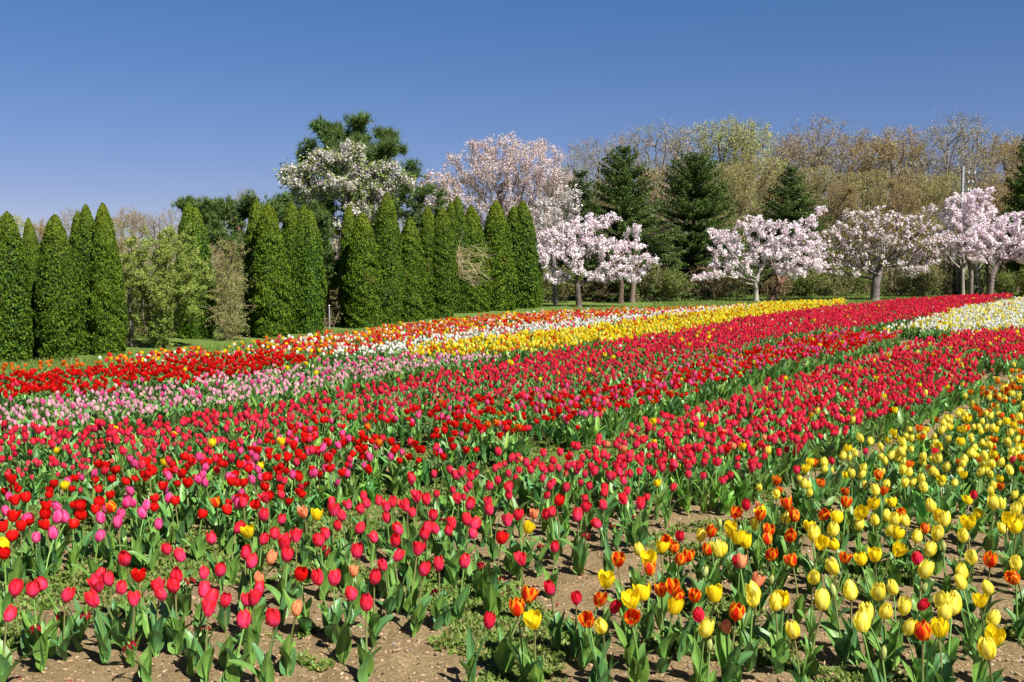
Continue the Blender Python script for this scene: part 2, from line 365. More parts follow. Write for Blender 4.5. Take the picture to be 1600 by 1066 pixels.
SHAPE = {  # radius, height, openness range
 'rose': (0.026, 0.066, (0, 0.45)), 'cherry': (0.024, 0.062, (0, 0.3)), 'scarlet': (0.030, 0.058, (0.4, 0.85)), 'pink': (0.025, 0.068, (0, 0.2)),
 'yellow': (0.0285, 0.077, (0, 0.25)), 'gold': (0.032, 0.066, (0.5, 0.9)), 'flame': (0.029, 0.060, (0.35, 0.85)), 'orange': (0.028, 0.056, (0.4, 0.9)),
 'peach': (0.024, 0.058, (0.4, 0.9)), 'white': (0.025, 0.062, (0, 0.4)), 'lilac': (0.022, 0.056, (0, 0.3)), 'blush': (0.021, 0.054, (0, 0.3)),
 'bicolour': (0.018, 0.048, (0, 0.2)), 'bud': (0.013, 0.052, (-0.1, -0.05)), 'withered': (0.026, 0.04, (0, 0.1))}
SMALL = {'bicolour': 0.8, 'lilac': 0.85, 'blush': 0.85, 'withered': 0.72}
def stem_path(h, bend, n=7):
    t = np.linspace(0, 1, n); return np.stack([bend * t ** 2, 0 * t, h * t], -1)
def tulip_template(var, k, lod):
    """whole plant as arrays: V, quads, tris, colours, material ids"""
    r = np.random.default_rng(abs(hash((var, 'x'))) % 1000 if False else sum(map(ord, var)) * 7 + k * 31 + 5)
    Rr, H, (o0, o1) = SHAPE[var]; Rr *= {1: .76, 2: .76, 3: .84}[lod]; H *= {1: .80, 2: .80, 3: .85}[lod]; op = r.uniform(o0, o1); sc_ = SMALL.get(var, 1.0)
    ns, nw, ls, lw, nl, sk = {1: (5, 4, 6, 2, 5, 4), 2: (3, 2, 4, 2, 5, 3), 3: (2, 2, 3, 1, 4, 3)}[lod]
    g = Geo(); h = r.uniform(0.225, 0.285) * sc_; bend = r.normal(0, 0.03)
    stc = np.array([0.13, 0.25, 0.05]) if k % 3 else np.array([0.15, 0.16, 0.05])
    p = stem_path(h, bend, 4 if lod == 1 else 3)
    smoothtube(p, 0.0034 if lod < 3 else 0.005, stc, sk, g, 2, cap=False)
    top = p[-1]
    if lod < 3:
        for q in range(6):
            V, Fq, c = petal(var, Rr * 1.04, H, op, q * math.pi / 3 + 0.2, q % 2 == 1, ns, nw, r)
            g.add(V + top, Fq, c, 0)
    else:
        for q in range(4):
            V, Fq, c = petal(var, Rr * 1.1, H * 1.04, op, q * math.pi / 2, False, ns, nw, r)
            g.add(V + top, Fq, c, 0)
    az = r.uniform(0, 6)
    for q in range(nl):
        az += 2.1 + r.uniform(-.5, .5)
        leaf_geo(r.uniform(0.13, 0.205) * sc_, r.uniform(0.017, 0.03) * (1 if lod < 3 else 1.15), R(r.uniform(70, 85)), R(r.uniform(10, 62)), ls, lw, r, g, 1, (0, 0, 0.0 + 0.02 * q), az)
    V = np.concatenate(g.V); Cc = np.concatenate(g.Cc); Fq = np.concatenate([f for f, m in g.F]); Fm = np.concatenate([np.full(len(f), m) for f, m in g.F])
    # vertex flag: bloom or green
    bl = np.zeros(len(V), bool); bl[np.unique(Fq[Fm == 0])] = True
    return V, Fq, Fm, Cc, bl
TPL = {}
def tpl(var, k, lod):
    if (var, k, lod) not in TPL: TPL[(var, k, lod)] = tulip_template(var, k, lod)
    return TPL[(var, k, lod)]
NVAR = 8
def batch(g, pts, vars_, lod):
    """add plants at pts (n,3) of varieties vars_ to Geo g"""
    ks = rng.integers(0, NVAR, len(pts)); key = np.array([f'{v}|{k}' for v, k in zip(vars_, ks)])
    for kk in np.unique(key):
        var, k = kk.split('|'); V, Fq, Fm, Cc, bl = tpl(var, int(k), lod); P = pts[key == kk]; n = len(P); m = len(V)
        a = rng.uniform(0, 2 * math.pi, n); s = rng.uniform(0.84, 1.16, n); tx, ty = rng.normal(0, 0.12, n), rng.normal(0, 0.12, n)
        x = V[None, :, 0] * np.cos(a)[:, None] - V[None, :, 1] * np.sin(a)[:, None]
        y = V[None, :, 0] * np.sin(a)[:, None] + V[None, :, 1] * np.cos(a)[:, None]; z = np.repeat(V[None, :, 2], n, 0)
        x = x + z * tx[:, None]; y = y + z * ty[:, None]
        W = np.stack([x, y, z], -1) * s[:, None, None] + P[:, None]
        cm = rng.uniform(0.82, 1.12, (n, 1, 1)); gm = np.clip(1 + rng.normal(0, 0.16, (n, 1, 1)), .6, 1.5) * np.array([1 + 0.0, 1, 1])
        gm = gm * (1 + rng.normal(0, 0.10, (n, 1, 3)))
        col = np.where(bl[None, :, None], Cc[None] * cm, Cc[None] * gm)
        base = (np.arange(n) * m)[:, None, None]
        FF = (Fq[None] + base)
        off = g.n
        g.V.append(W.reshape(-1, 3)); g.Cc.append(np.clip(col, 0, 1).reshape(-1, 3)); g.n += n * m
        for mi in (0, 1, 2):
            sel = FF[:, Fm == mi].reshape(-1, 4)
            g.F.append((sel + off, mi))

MIX = {
 'orange': [('orange', .8), ('flame', .2)],
 'mixed': [('scarlet', .24), ('orange', .22), ('white', .20), ('rose', .14), ('peach', .08), ('gold', .12)],
 'white': [('white', .80), ('blush', .08), ('rose', .12)],
 'yellow': [('gold', .45), ('yellow', .40), ('flame', .14), ('rose', .02)],
 'scarlet': [('scarlet', .93), ('rose', .065), ('gold', .005)],
 'lilac': [('lilac', .62), ('blush', .24), ('pink', .13), ('gold', .01)],
 'rosered': [('cherry', .52), ('rose', .40), ('bicolour', .06), ('white', .004), ('gold', .016)],
 'cream': [('white', .66), ('yellow', .30), ('gold', .03), ('orange', .01)],
 'redmix': [('scarlet', .54), ('pink', .24), ('rose', .14), ('gold', .012), ('flame', .03), ('bicolour', .03), ('peach', .008)],
 'main': [('rose', .87), ('cherry', .06), ('gold', .02), ('yellow', .01), ('peach', .02), ('scarlet', .02)],
 'yellowbed': [('yellow', .66), ('gold', .16), ('flame', .14), ('rose', .03), ('bud', .01)],
 'yellowright': [('yellow', .7), ('gold', .16), ('flame', .14)],
 'redleft': [('rose', 1.0)],
}
DENS = {'orange': 30, 'mixed': 80, 'white': 84, 'yellow': 88, 'scarlet': 96, 'lilac': 84, 'rosered': 104, 'cream': 92, 'redmix': 84, 'main': 84, 'yellowbed': 60, 'yellowright': 22, 'redleft': 14}
THETA = math.atan2(1200, F); RD = np.array([math.sin(THETA), math.cos(THETA)]); RP = np.array([math.cos(THETA), -math.sin(THETA)])
def scatter(poly, dens, rowgap=0.22):
    P = np.array(poly); t = P @ RD; u = P @ RP
    sp_ = 1.0 / (dens * rowgap)
    U, T = np.meshgrid(np.arange(u.min(), u.max(), rowgap), np.arange(t.min(), t.max(), sp_), indexing='ij')
    U = U + rng.normal(0, 0.038, U.shape); T = T + rng.uniform(-.5, .5, T.shape) * sp_ * 1.6
    X = (U * RP[0] + T * RD[0]).ravel(); Y = (U * RP[1] + T * RD[1]).ravel()
    k = inpoly(X, Y, poly); return np.c_[X[k], Y[k]]
PLANTS = []   # (x, y, variety, bed, half-open flag)
for b, poly in BANDS.items():
    P = scatter(poly, DENS[b]); names, pr = zip(*MIX[b]); pr = np.array(pr) / sum(pr)
    gap = fbm(P[:, 0] * 0.9, P[:, 1] * 0.9, 3); P = P[gap > 0.27]
    vv = rng.choice(names, len(P), p=pr)
    px, pv = proj(np.c_[P, np.full(len(P), HZ)])
    if b == 'rosered':   # small bicoloured rows along the near edge of this bed
        lo = np.interp(px, [0, 200, 400, 600, 800, 1000, 1100], [700, 690, 655, 612, 592, 560, 545])
        hit = (pv > lo) & (px < 1130) & (rng.random(len(P)) < 0.7); vv[hit] = 'bicolour'; kp = ~(hit & (rng.random(len(P)) < .35)); P = P[kp]; vv = vv[kp]; px = px[kp]; pv = pv[kp]
    if b == 'mixed':
        hit = (px < 480) & (vv == 'orange') & (rng.random(len(P)) < 0.5); vv[hit] = 'rose'
    if b == 'yellowbed':
        hit = (px > 1400) & (pv < 650) & (rng.random(len(P)) < 0.5); vv[hit] = 'flame'
    for (x, y), v in zip(P, vv): PLANTS.append((x, y, v, b))

# blooms measured one by one in the foreground: crop offset, scale, (x, y) in the crop
HAND = []
def hand(ox, oy, sc_, var, bed, s):
    q = [float(a) for a in s.split()]
    for i in range(0, len(q), 2): HAND.append((ox + q[i] / sc_, oy + q[i + 1] / sc_, var, bed))
A1 = (0, 720, 3.08); A2 = (380, 720, 3.08); A3 = (740, 720, 3.08); A4 = (1120, 740, 3.27)
hand(*A1, 'rose', 'main', '30 730 68 595 158 608 210 567 312 638 463 655 478 575 470 530 528 557 605 455 582 607 645 660 808 412 878 443 843 535 845 585 765 605 790 630 980 545 1055 515 1080 660 1010 655 1000 700 1022 365 1132 310 1172 750 980 620')
hand(*A1, 'scarlet', 'main', '668 545')
hand(*A1, 'withered', 'main', '170 770 290 710 415 710 625 850 905 545 985 770')
hand(*A1, 'scarlet', 'redmix', '20 318 55 355 100 312 58 265 222 300 215 245 350 290 400 260 378 195 455 228 478 182 475 128 325 160 240 140 225 205 20 437 138 270 75 180 130 165 560 90 535 155 740 215 750 175 845 185 900 135 785 155 970 252')
hand(*A1, 'pink', 'redmix', '38 240 110 268 270 275 315 270 175 365 258 343 490 270 580 250 565 285 510 230 605 190 645 190 690 150 690 240 740 120 810 175 760 300 285 207 700 205 470 353 45 165')
hand(*A1, 'gold', 'redmix', '15 400 305 140')
hand(*A1, 'flame', 'redmix', '545 210 1042 193')
hand(*A2, 'rose', 'main', '25 675 70 620 50 655 150 750 100 262 180 285 88 368 150 345 197 388 255 352 210 450 33 482 10 430 365 555 437 560 427 190 508 203 575 165 597 195 572 230 435 240 460 300 478 255 550 305 370 360 400 350 545 420 630 360 652 185 715 135 715 205 690 220 693 260 790 210 815 235 838 170 882 180 825 80 883 108 930 122 760 325 730 375 728 445 835 435 863 510 943 490 680 515 630 550 525 630 592 655 912 255 885 310 872 345 932 317 1005 290 988 328 1082 270 1107 290 1107 348 1022 170 1035 180 1102 195 1180 185 1187 230 1080 205 1062 480 1035 65 1005 85 985 105 1055 110 1095 110 1130 80 1105 60 1070 140 1170 125 1195 110')
hand(*A2, 'cherry', 'main', '1182 765'); hand(*A2, 'scarlet', 'main', '278 525')
hand(*A2, 'peach', 'main', '295 228 128 462 532 525 255 710 72 555'); hand(*A2, 'gold', 'main', '352 255 30 330')
hand(*A2, 'withered', 'main', '605 310 400 395 915 590 1150 450 965 240')
hand(*A3, 'rose', 'main', '163 105 173 168 235 143 210 250 165 283 350 240 375 240 378 85 375 130 335 120 435 137 525 82 562 103 537 140 585 15 635 92 615 125 630 150 625 212 530 218 500 260 665 60 725 100 728 178 730 125 770 80 802 205 830 125 610 290 390 400 237 468 920 60 925 110 945 18 1035 50 1113 45 1155 22 880 10')
hand(*A3, 'scarlet', 'main', '400 185 130 362'); hand(*A3, 'gold', 'main', '255 318 880 72'); hand(*A3, 'peach', 'main', '290 255')
hand(*A3, 'withered', 'main', '330 385 545 345 775 250 670 290 50 460 120 520')
hand(*A3, 'cherry', 'yellowbed', '375 605 495 670 668 690 990 355 1095 720 1280 475')
hand(*A3, 'flame', 'yellowbed', '255 630 212 700 598 660 555 750 757 725 695 463 850 515 905 615 960 585 985 650 940 365 965 415 988 465 1030 450 1125 415 1137 325 1258 242 1065 640')
hand(*A3, 'gold', 'yellowbed', '295 765 635 560 900 412 850 465 820 620 765 665 958 700 1165 637 1235 320')
hand(*A3, 'yellow', 'yellowbed', '807 422 625 785 1090 360 1183 422 1110 805'); hand(*A3, 'bud', 'yellowbed', '1108 525 1187 290 1135 880')
hand(*A4, 'flame', 'yellowbed', '357 48 270 70 573 57 710 80 890 68 660 138 93 192 220 220 363 150 375 190 405 210 538 208 265 285 262 330 268 388 373 302 390 437 657 420 945 190 825 62 1065 283 1397 445 1530 512 1470 45 95 690 1055 810')
hand(*A4, 'cherry', 'yellowbed', '655 67 150 150 1315 98 1035 425 1032 650'); hand(*A4, 'peach', 'yellowbed', '210 155 122 440 197 535 58 780')
hand(*A4, 'yellow', 'yellowbed', '300 100 500 78 450 20 487 22 455 55 830 105 870 207 812 230 905 235 968 235 720 258 195 257 345 225 18 385 590 290 487 312 610 472 490 525 870 292 1015 315 1120 302 1080 400 1048 490 690 580 822 577 907 570 300 650 545 650 183 630 205 600 398 790 770 715 745 760 855 697 950 690 968 770 1160 700 1145 645 1200 675 1240 645 1260 550 1250 500 1310 420 1260 312 1155 230 1100 155 1065 78 1050 25 975 50 1160 80 1355 65 1420 142 1460 150 1515 75 1527 188 1475 275 1560 245 1560 150 1398 575 1403 740 1393 885 1525 460 700 15 750 15 850 30 945 10 1100 15 1195 10 1405 20 1530 20')
hand(*A4, 'gold', 'yellowbed', '798 145 900 142 723 185 245 190 470 255 615 205 70 275 100 318 155 345 535 335 610 345 740 430 810 408 915 390 915 305 340 635 1135 785 1285 245 1325 200 1290 130 1135 210 1180 60 1480 230 1530 268 1345 635 1410 830 820 15 990 10 1260 10 1450 10')
hand(*A4, 'bud', 'yellowbed', '17 240 275 528 600 590 848 905 1055 555 1160 355 1125 105')
hpos = np.array([ground(x, v, 0.28)[:2] for x, v, _, _ in HAND])
# scattered plants give way to the measured ones
keep = []
for (x, y, v, b) in PLANTS:
    if y < 9:
        if np.min(np.hypot(hpos[:, 0] - x, hpos[:, 1] - y)) < 0.10: continue
        px, pv = proj((x, y, HZ))
        if b == 'redmix' and pv > 755 and px < 330: continue
    keep.append((x, y, v, b))
PLANTS = keep
ALL = [(x, y, v, b, True) for (x, y), (_, _, v, b) in zip(hpos, HAND)] + [(x, y, v, b, False) for x, y, v, b in PLANTS]
def onscreen(p):
    px, pv = proj((p[0], p[1], HZ)); return -8 < px < 1608 and pv < 1075
vis = sorted([i for i, p in enumerate(ALL) if onscreen(p)], key=lambda i: ALL[i][1])
NIND = 330
IND = set(vis[:NIND])

BEDNAME = {
 'orange': ('orange_tulips', 'sparse orange tulips at the far left foot of the hedge'),
 'mixed': ('mixed_tulips', 'far band of red, orange, white and pink tulips mixed in front of the hedge'),
 'white': ('white_tulips', 'narrow far strip of white tulips between mixed and yellow ones'),
 'yellow': ('golden_tulips', 'far band of golden yellow tulips with some orange ones'),
 'scarlet': ('scarlet_tulips', 'band of bright scarlet tulips on the left below the hedge'),
 'lilac': ('lilac_tulips', 'band of pale lilac pink tulips left of centre'),
 'rosered': ('rose_red_tulips', 'long band of rose red tulips running from left edge to far right'),
 'cream': ('cream_tulips', 'white and pale yellow tulips at the right edge by the lawn'),
 'redmix': ('red_and_pink_tulips', 'middle band of scarlet and magenta pink tulips mixed'),
 'main': ('pink_red_tulips', 'wide bed of pinkish red tulips left of the yellow bed, behind its nearest plants'),
 'yellowbed': ('yellow_tulips', 'yellow and flamed orange tulips in the right hand bed, behind its nearest plants')}
mats = [M_PETAL, M_LEAF, M_STEM]
for b, (nm, lab) in BEDNAME.items():
    sel = [p for i, p in enumerate(ALL) if i not in IND and (p[3] == b or (b == 'yellowbed' and p[3] == 'yellowright') or (b == 'main' and p[3] == 'redleft'))]
    P = np.array([[p[0], p[1], 0] for p in sel]); P[:, 2] = gh(P[:, 0], P[:, 1]) - 0.004; vv = np.array([p[2] for p in sel])
    g = Geo(); d = P[:, 1]
    for lod, m in ((1, d < 8.5), (2, (d >= 8.5) & (d < 16)), (3, d >= 16)):
        if m.any(): batch(g, P[m], vv[m], lod)
    o = link(nm, g.mesh(nm, mats)); tag(o, lab, 'tulip bed', 'stuff')
print('plants', len(ALL))

# individual tulips: parts shared between copies
def one_mesh(fn, mats_): g = Geo(); fn(g); return g.mesh('part', mats_)
PARTS = {}
def tulip_parts(var, k):
    if (var, k) in PARTS: return PARTS[(var, k)]
    r = np.random.default_rng(sum(map(ord, var)) * 13 + k * 17)
    Rr, H, (o0, o1) = SHAPE[var]; Rr *= .85; H *= .92; op = o0 + (o1 - o0) * ((k + 0.5) / NVAR); sc_ = SMALL.get(var, 1.0)
    if var == 'rose' and k == NVAR - 1: op = 0.95
    if var == 'yellow' and k == 2: op = 0.55
    gi = Geo()
    for q in range(3):
        V, Fq, c = petal(var, Rr, H, op, q * 2 * math.pi / 3 + math.pi / 3, True, 9, 8, r); gi.add(V, Fq, c, 0)
    smoothtube([[0, 0, 0.002], [0, 0, H * .3], [0, 0, H * 0.4]], [0.004, 0.0035, 0.002], (0.25, 0.32, 0.08), 6, gi, 1)
    inner = gi.mesh('bloom', [M_PETAL, M_STEM]); outs = []
    for q in range(3):
        g = Geo(); V, Fq, c = petal(var, Rr * 1.03, H, op, q * 2 * math.pi / 3, False, 9, 8, r); g.add(V, Fq, c, 0); outs.append(g.mesh('petal', [M_PETAL]))
    h = r.uniform(0.225, 0.262) * sc_; bend = r.normal(0, 0.035)
    stc = lerp((0.16, 0.30, 0.06), (0.15, 0.12, 0.05) if k % 2 else (0.14, 0.26, 0.06), np.repeat(np.linspace(0, 1, 8), 9))
    p = stem_path(h, bend, 8); gs = Geo(); smoothtube(p, np.linspace(0.0042, 0.0034, 8), stc[:72], 8, gs, 0, cap=False)
    stem = gs.mesh('stem', [M_STEM])
    PARTS[(var, k)] = (inner, outs, stem, p[-1], h, bend); return PARTS[(var, k)]
LEAVES = []
for k in range(14):
    r = np.random.default_rng(400 + k); g = leaf_geo(r.uniform(0.11, 0.195), r.uniform(0.015, 0.032), R(r.uniform(72, 89)), R(r.uniform(10, 76)), 12, 6, r)
    LEAVES.append(g.mesh('leaf', [M_LEAF]))
LOOK = {'rose': 'pinkish red', 'cherry': 'crimson', 'scarlet': 'scarlet', 'pink': 'magenta pink', 'yellow': 'pale yellow', 'gold': 'golden yellow', 'flame': 'flamed orange',
        'orange': 'orange', 'peach': 'peach orange', 'bud': 'unopened green', 'withered': 'withered dark red', 'bicolour': 'red and cream', 'white': 'white', 'lilac': 'lilac', 'blush': 'blush'}
BEDL = {'main': 'pink-red bed', 'redmix': 'scarlet and pink bed', 'yellowbed': 'yellow bed', 'yellowright': 'yellow bed', 'redleft': 'pink-red bed', 'rosered': 'rose red bed'}
info = []
for i in sorted(IND, key=lambda i: ALL[i][1]):
    x, y, v, b, hd = ALL[i]; k = int(rng.integers(0, NVAR))
    op = SHAPE[v][2][0] + (SHAPE[v][2][1] - SHAPE[v][2][0]) * ((k + .5) / NVAR)
    form = 'open' if (op > 0.55 or (v == 'rose' and k == NVAR - 1)) else 'closed'
    if v in ('bud', 'withered'): form = ''
    px, pv = proj((x, y, HZ)); info.append(dict(i=i, x=x, y=y, v=v, b=b, k=k, form=form, px=float(px), pv=float(pv)))
def rel(a, c):
    dx, dy = c['px'] - a['px'], c['pv'] - a['pv']
    if abs(dx) > abs(dy): return 'left of' if dx > 0 else 'right of'
    return 'behind' if dy > 0 else 'in front of'
SH = {'rose': 'pinkish red', 'cherry': 'crimson', 'scarlet': 'scarlet', 'pink': 'magenta', 'yellow': 'pale yellow', 'gold': 'golden', 'flame': 'flamed', 'orange': 'orange', 'peach': 'peach', 'bud': 'green bud', 'withered': 'withered', 'bicolour': 'bicoloured', 'white': 'white', 'lilac': 'lilac', 'blush': 'blush'}
ordn = ['first', 'second', 'third', 'fourth', 'fifth', 'sixth', 'seventh', 'eighth', 'ninth', 'tenth', 'eleventh', 'twelfth', 'thirteenth', 'fourteenth', 'fifteenth', 'sixteenth', 'seventeenth', 'eighteenth', 'nineteenth', 'twentieth']
def zone(a):
    c = 'far left' if a['px'] < 260 else 'left' if a['px'] < 560 else 'centre' if a['px'] < 1000 else 'right' if a['px'] < 1300 else 'far right'
    rw = 'lowest' if a['pv'] > 940 else 'low' if a['pv'] > 850 else 'middle'
    return c, rw
from collections import Counter, defaultdict
for a in info:
    ds = sorted(info, key=lambda c: (c['px'] - a['px']) ** 2 + 2 * (c['pv'] - a['pv']) ** 2)[1:8]
    n1 = next((c for c in ds if c['v'] != a['v']), ds[0]); a['n1'] = n1
    n2 = next((c for c in ds if c is not n1 and (SH[c['v']], rel(a, c)) != (SH[n1['v']], rel(a, n1))), ds[1])
    me_ = (a['form'] + ' ' + LOOK[a['v']]).strip(); c, rw = zone(a)
    noun = 'bud' if a['v'] == 'bud' else 'tulip'
    a['L'] = [f"{me_} {noun} {rel(a, n1)} a {SH[n1['v']]} one, {c}",
              f"{me_} {noun} {rel(a, n1)} {SH[n1['v']]} one, {rel(a, n2)} {SH[n2['v']]} one",
              f"{me_} {noun} {rel(a, n1)} {SH[n1['v']]}, {rel(a, n2)} {SH[n2['v']]}, {c}"]
    a['lab'] = None; a['me'] = me_; a['noun'] = noun
for lv in range(3):
    cnt = Counter(a['L'][lv] for a in info)
    for a in info:
        if a['lab'] is None and cnt[a['L'][lv]] == 1: a['lab'] = a['L'][lv]
left = defaultdict(list)
for a in info:
    if a['lab'] is None:
        left[(a['L'][0])].append(a)
for kx, L_ in left.items():
    same = [a for a in info if a['L'][0] == kx]
    same.sort(key=lambda a: a['px'])
    for a in L_:
        a['lab'] = kx + f", {ordn[same.index(a)]} from left"
for a in info:
    k = a['k']; inner, outs, stem, top, h, bend = tulip_parts(a['v'], k)
    r = np.random.default_rng(int(a['px'] * 13 + a['pv'] * 7))
    rz = r.uniform(0, 2 * math.pi); s = r.uniform(0.9, 1.16)
    # put the bloom where it was measured; the leaves spread about the foot
    from mathutils import Euler
    eu = Euler((r.normal(0, .10), r.normal(0, .10), rz)); off = eu.to_matrix() @ (Vector([float(q) for q in top]) * s)
    if a['i'] < len(HAND):   # measured bloom: stand the plant where its own bloom height meets the measured sight line
        hx, hv = HAND[a['i']][:2]; q = ground(hx, hv, off.z + 0.03 * s + float(gh(a['x'], a['y']))); a['x'], a['y'] = float(q[0]), float(q[1])
    t = thing('tulip', a['lab'], 'tulip', (a['x'] - off.x, a['y'] - off.y, float(gh(a['x'], a['y'])) - 0.004), rz, 'tulips standing nearest in the foreground', (s, s, s)); t.rotation_euler = eu
    link('stem', stem, t)
    til = (r.normal(0, 0.20), r.normal(0, 0.20), 0)
    bl = link('bloom', inner, t, tuple(top), til)
    for om in outs: link('petal', om, bl)
    az = r.uniform(0, 6)
    nl = 3 if a['v'] == 'bud' else int(r.integers(3, 6))
    for q in range(nl):
        az += 2.2 + r.uniform(-.6, .6); ls = r.uniform(0.85, 1.15) * (1.0 - 0.07 * q) * 1.12
        link('leaf', LEAVES[int(r.integers(0, len(LEAVES)))], t, (0, 0, 0.004 + 0.018 * q), (0, 0, az), (ls, ls * r.uniform(.9, 1.2), ls))

# ------------------------------------------------------------------ weeds, pebbles, grass
def scatter_px(x0, x1, v0, v1, n):
    px = rng.uniform(x0, x1, n); y0 = ground(800, v0)[1]; y1 = ground(800, v1)[1]
    Y = rng.uniform(min(y0, y1), max(y0, y1), n)
    return np.c_[(px - 800) / F * Y, Y]
def rosettes(P, r0, r1, cols, nl=5, h=0.012):
    n = len(P); z = gh(P[:, 0], P[:, 1]); g = Geo()
    a = rng.uniform(0, 2 * math.pi, (n, nl)); L = rng.uniform(r0, r1, (n, nl)); el = rng.uniform(0.15, 1.0, (n, nl))
    D = np.stack([np.cos(a) * np.cos(el), np.sin(a) * np.cos(el), np.sin(el)], -1)
    c = np.stack([P[:, 0], P[:, 1], z], -1)[:, None] + D * L[..., None] * 0.7 + rng.normal(0, r1 * .5, (n, 1, 3)) * [1, 1, 0]
    N = np.stack([-np.cos(a) * np.sin(el), -np.sin(a) * np.sin(el), np.cos(el)], -1) + rng.normal(0, .3, (n, nl, 3))
    col = np.array(cols)[rng.integers(0, len(cols), n)][:, None] * rng.uniform(.7, 1.3, (n, nl, 1))
    return leafcloud(c.reshape(-1, 3), N.reshape(-1, 3), L.ravel(), L.ravel() * 0.35, col.reshape(-1, 3), up=D.reshape(-1, 3), g=g)
lane = [tuple(ground(x, v)[:2]) for x, v in [(-60, 935), (0, 915), (100, 890), (200, 850), (330, 825), (430, 805), (520, 770), (640, 740), (750, 722), (860, 690), (1000, 645), (1130, 612), (1240, 585),
         (1300, 592), (1160, 640), (1080, 665), (960, 705), (850, 745), (760, 785), (620, 820), (520, 860), (420, 885), (330, 905), (180, 930), (0, 970), (-60, 990)]]
Pa = scatter_px(-60, 1660, 1090, 585, 190000); inl = inpoly(Pa[:, 0], Pa[:, 1], lane); nn = fbm(Pa[:, 0] * 2.2 + 5, Pa[:, 1] * 2.2, 4)
Pa = Pa[(inl & (nn > 0.33)) | (~inl & (nn > 0.56))]
g = rosettes(Pa, 0.008, 0.024, [(0.13, 0.22, 0.03), (0.18, 0.24, 0.05), (0.10, 0.17, 0.03), (0.22, 0.22, 0.07)], 6)
tag(link('weeds', g.mesh('weeds', [M_GRASS], False)), 'low green weeds creeping over the bare soil between the tulip beds', 'weeds', 'stuff')
# pebbles and clods
def stones(P, r0, r1, cols):
    base = np.array([[1, 0, 0], [-1, 0, 0], [0, 1, 0], [0, -1, 0], [0, 0, 1], [0, 0, -1]], float)
    T = np.array([[0, 2, 4], [2, 1, 4], [1, 3, 4], [3, 0, 4], [2, 0, 5], [1, 2, 5], [3, 1, 5], [0, 3, 5]])
    mid = {}; Vs = list(base); T2 = []
    def m(a, b):
        kx = (min(a, b), max(a, b))
        if kx not in mid: mid[kx] = len(Vs); Vs.append(unit(Vs[a] + Vs[b]))
        return mid[kx]
    for a, b, c in T: ab, bc, ca = m(a, b), m(b, c), m(c, a); T2 += [[a, ab, ca], [ab, b, bc], [ca, bc, c], [ab, bc, ca]]
    V = np.array(Vs); T2 = np.array(T2); n = len(P); k = len(V)
    s = rng.uniform(r0, r1, (n, 1, 1)) * rng.uniform(.6, 1.3, (n, 1, 3)) * [1, 1, .6]
    j = 1 + rng.normal(0, .16, (n, k, 1)); a = rng.uniform(0, 6.28, (n, 1))
    W = V[None] * s * j; x = W[..., 0] * np.cos(a) - W[..., 1] * np.sin(a); y = W[..., 0] * np.sin(a) + W[..., 1] * np.cos(a)
    z = gh(P[:, 0], P[:, 1]); W = np.stack([x, y, W[..., 2]], -1) + np.c_[P, z][:, None]
    col = np.array(cols)[rng.integers(0, len(cols), n)][:, None] * rng.uniform(.75, 1.2, (n, 1, 1)); col = np.repeat(col, k, 1)
    g = Geo(); g.add(W.reshape(-1, 3), None, col.reshape(-1, 3), 0, Ft=(T2[None] + (np.arange(n) * k)[:, None, None]).reshape(-1, 3)); return g
g = stones(scatter_px(-60, 1660, 1100, 760, 800), 0.003, 0.009, [(0.36, 0.31, 0.25), (0.48, 0.44, 0.38), (0.26, 0.21, 0.16), (0.22, 0.22, 0.23)])
tag(link('pebbles', g.mesh('pebbles', [M_ROCK])), 'small grey and white pebbles strewn on the bare soil', 'pebbles', 'stuff')
g = stones(scatter_px(-60, 1660, 1100, 740, 14000), 0.003, 0.011, [(0.24, 0.155, 0.085), (0.30, 0.20, 0.115), (0.20, 0.125, 0.07), (0.30, 0.21, 0.12)])
tag(link('soil_clods', g.mesh('soil_clods', [M_ROCK])), 'crumbly brown clods of tilled earth', 'soil clods', 'stuff')
# dry straw and fallen petals
Pl = scatter_px(-60, 1660, 1100, 780, 1500); z = gh(Pl[:, 0], Pl[:, 1]) + 0.006
N = np.array([0, 0, 1.0]) + rng.normal(0, .35, (len(Pl), 3)); cl = np.array([(0.42, 0.31, 0.18), (0.34, 0.24, 0.13), (0.48, 0.38, 0.24), (0.36, 0.01, 0.02)])[rng.choice(4, len(Pl), p=[.35, .3, .2, .15])]
g = leafcloud(np.c_[Pl, z], N, rng.uniform(.008, .03, len(Pl)), rng.uniform(.0015, .005, len(Pl)), cl)
tag(link('plant_litter', g.mesh('plant_litter', [M_GRASS], False)), 'dry straw bits and fallen red petals on the soil', 'plant litter', 'stuff')
def blades(P, h0, h1, wd, cols, name, lab):
    n = len(P); z = gh(P[:, 0], P[:, 1]); a = rng.uniform(0, math.pi, n); h = rng.uniform(h0, h1, n); b = rng.normal(0, .4, (n, 2)) * h[:, None]
    W = wd * rng.uniform(.7, 1.4, n); D = np.stack([np.cos(a) * W, np.sin(a) * W, 0 * a], -1); B = np.c_[P, z]
    V = np.stack([B - D, B + D, B + np.c_[b, h]], 1).reshape(-1, 3)
    col = np.array(cols)[rng.integers(0, len(cols), n)] * rng.uniform(.7, 1.3, (n, 1))
    g = Geo(); g.add(V, None, np.repeat(col, 3, 0), 0, Ft=np.arange(3 * n).reshape(n, 3))
    tag(link(name, g.mesh(name, [M_GRASS], False)), lab, 'grass', 'stuff')
GP = []
edge = [(-60, 597), (0, 590), (130, 582), (250, 570), (430, 551), (600, 528), (850, 500), (1060, 493)]
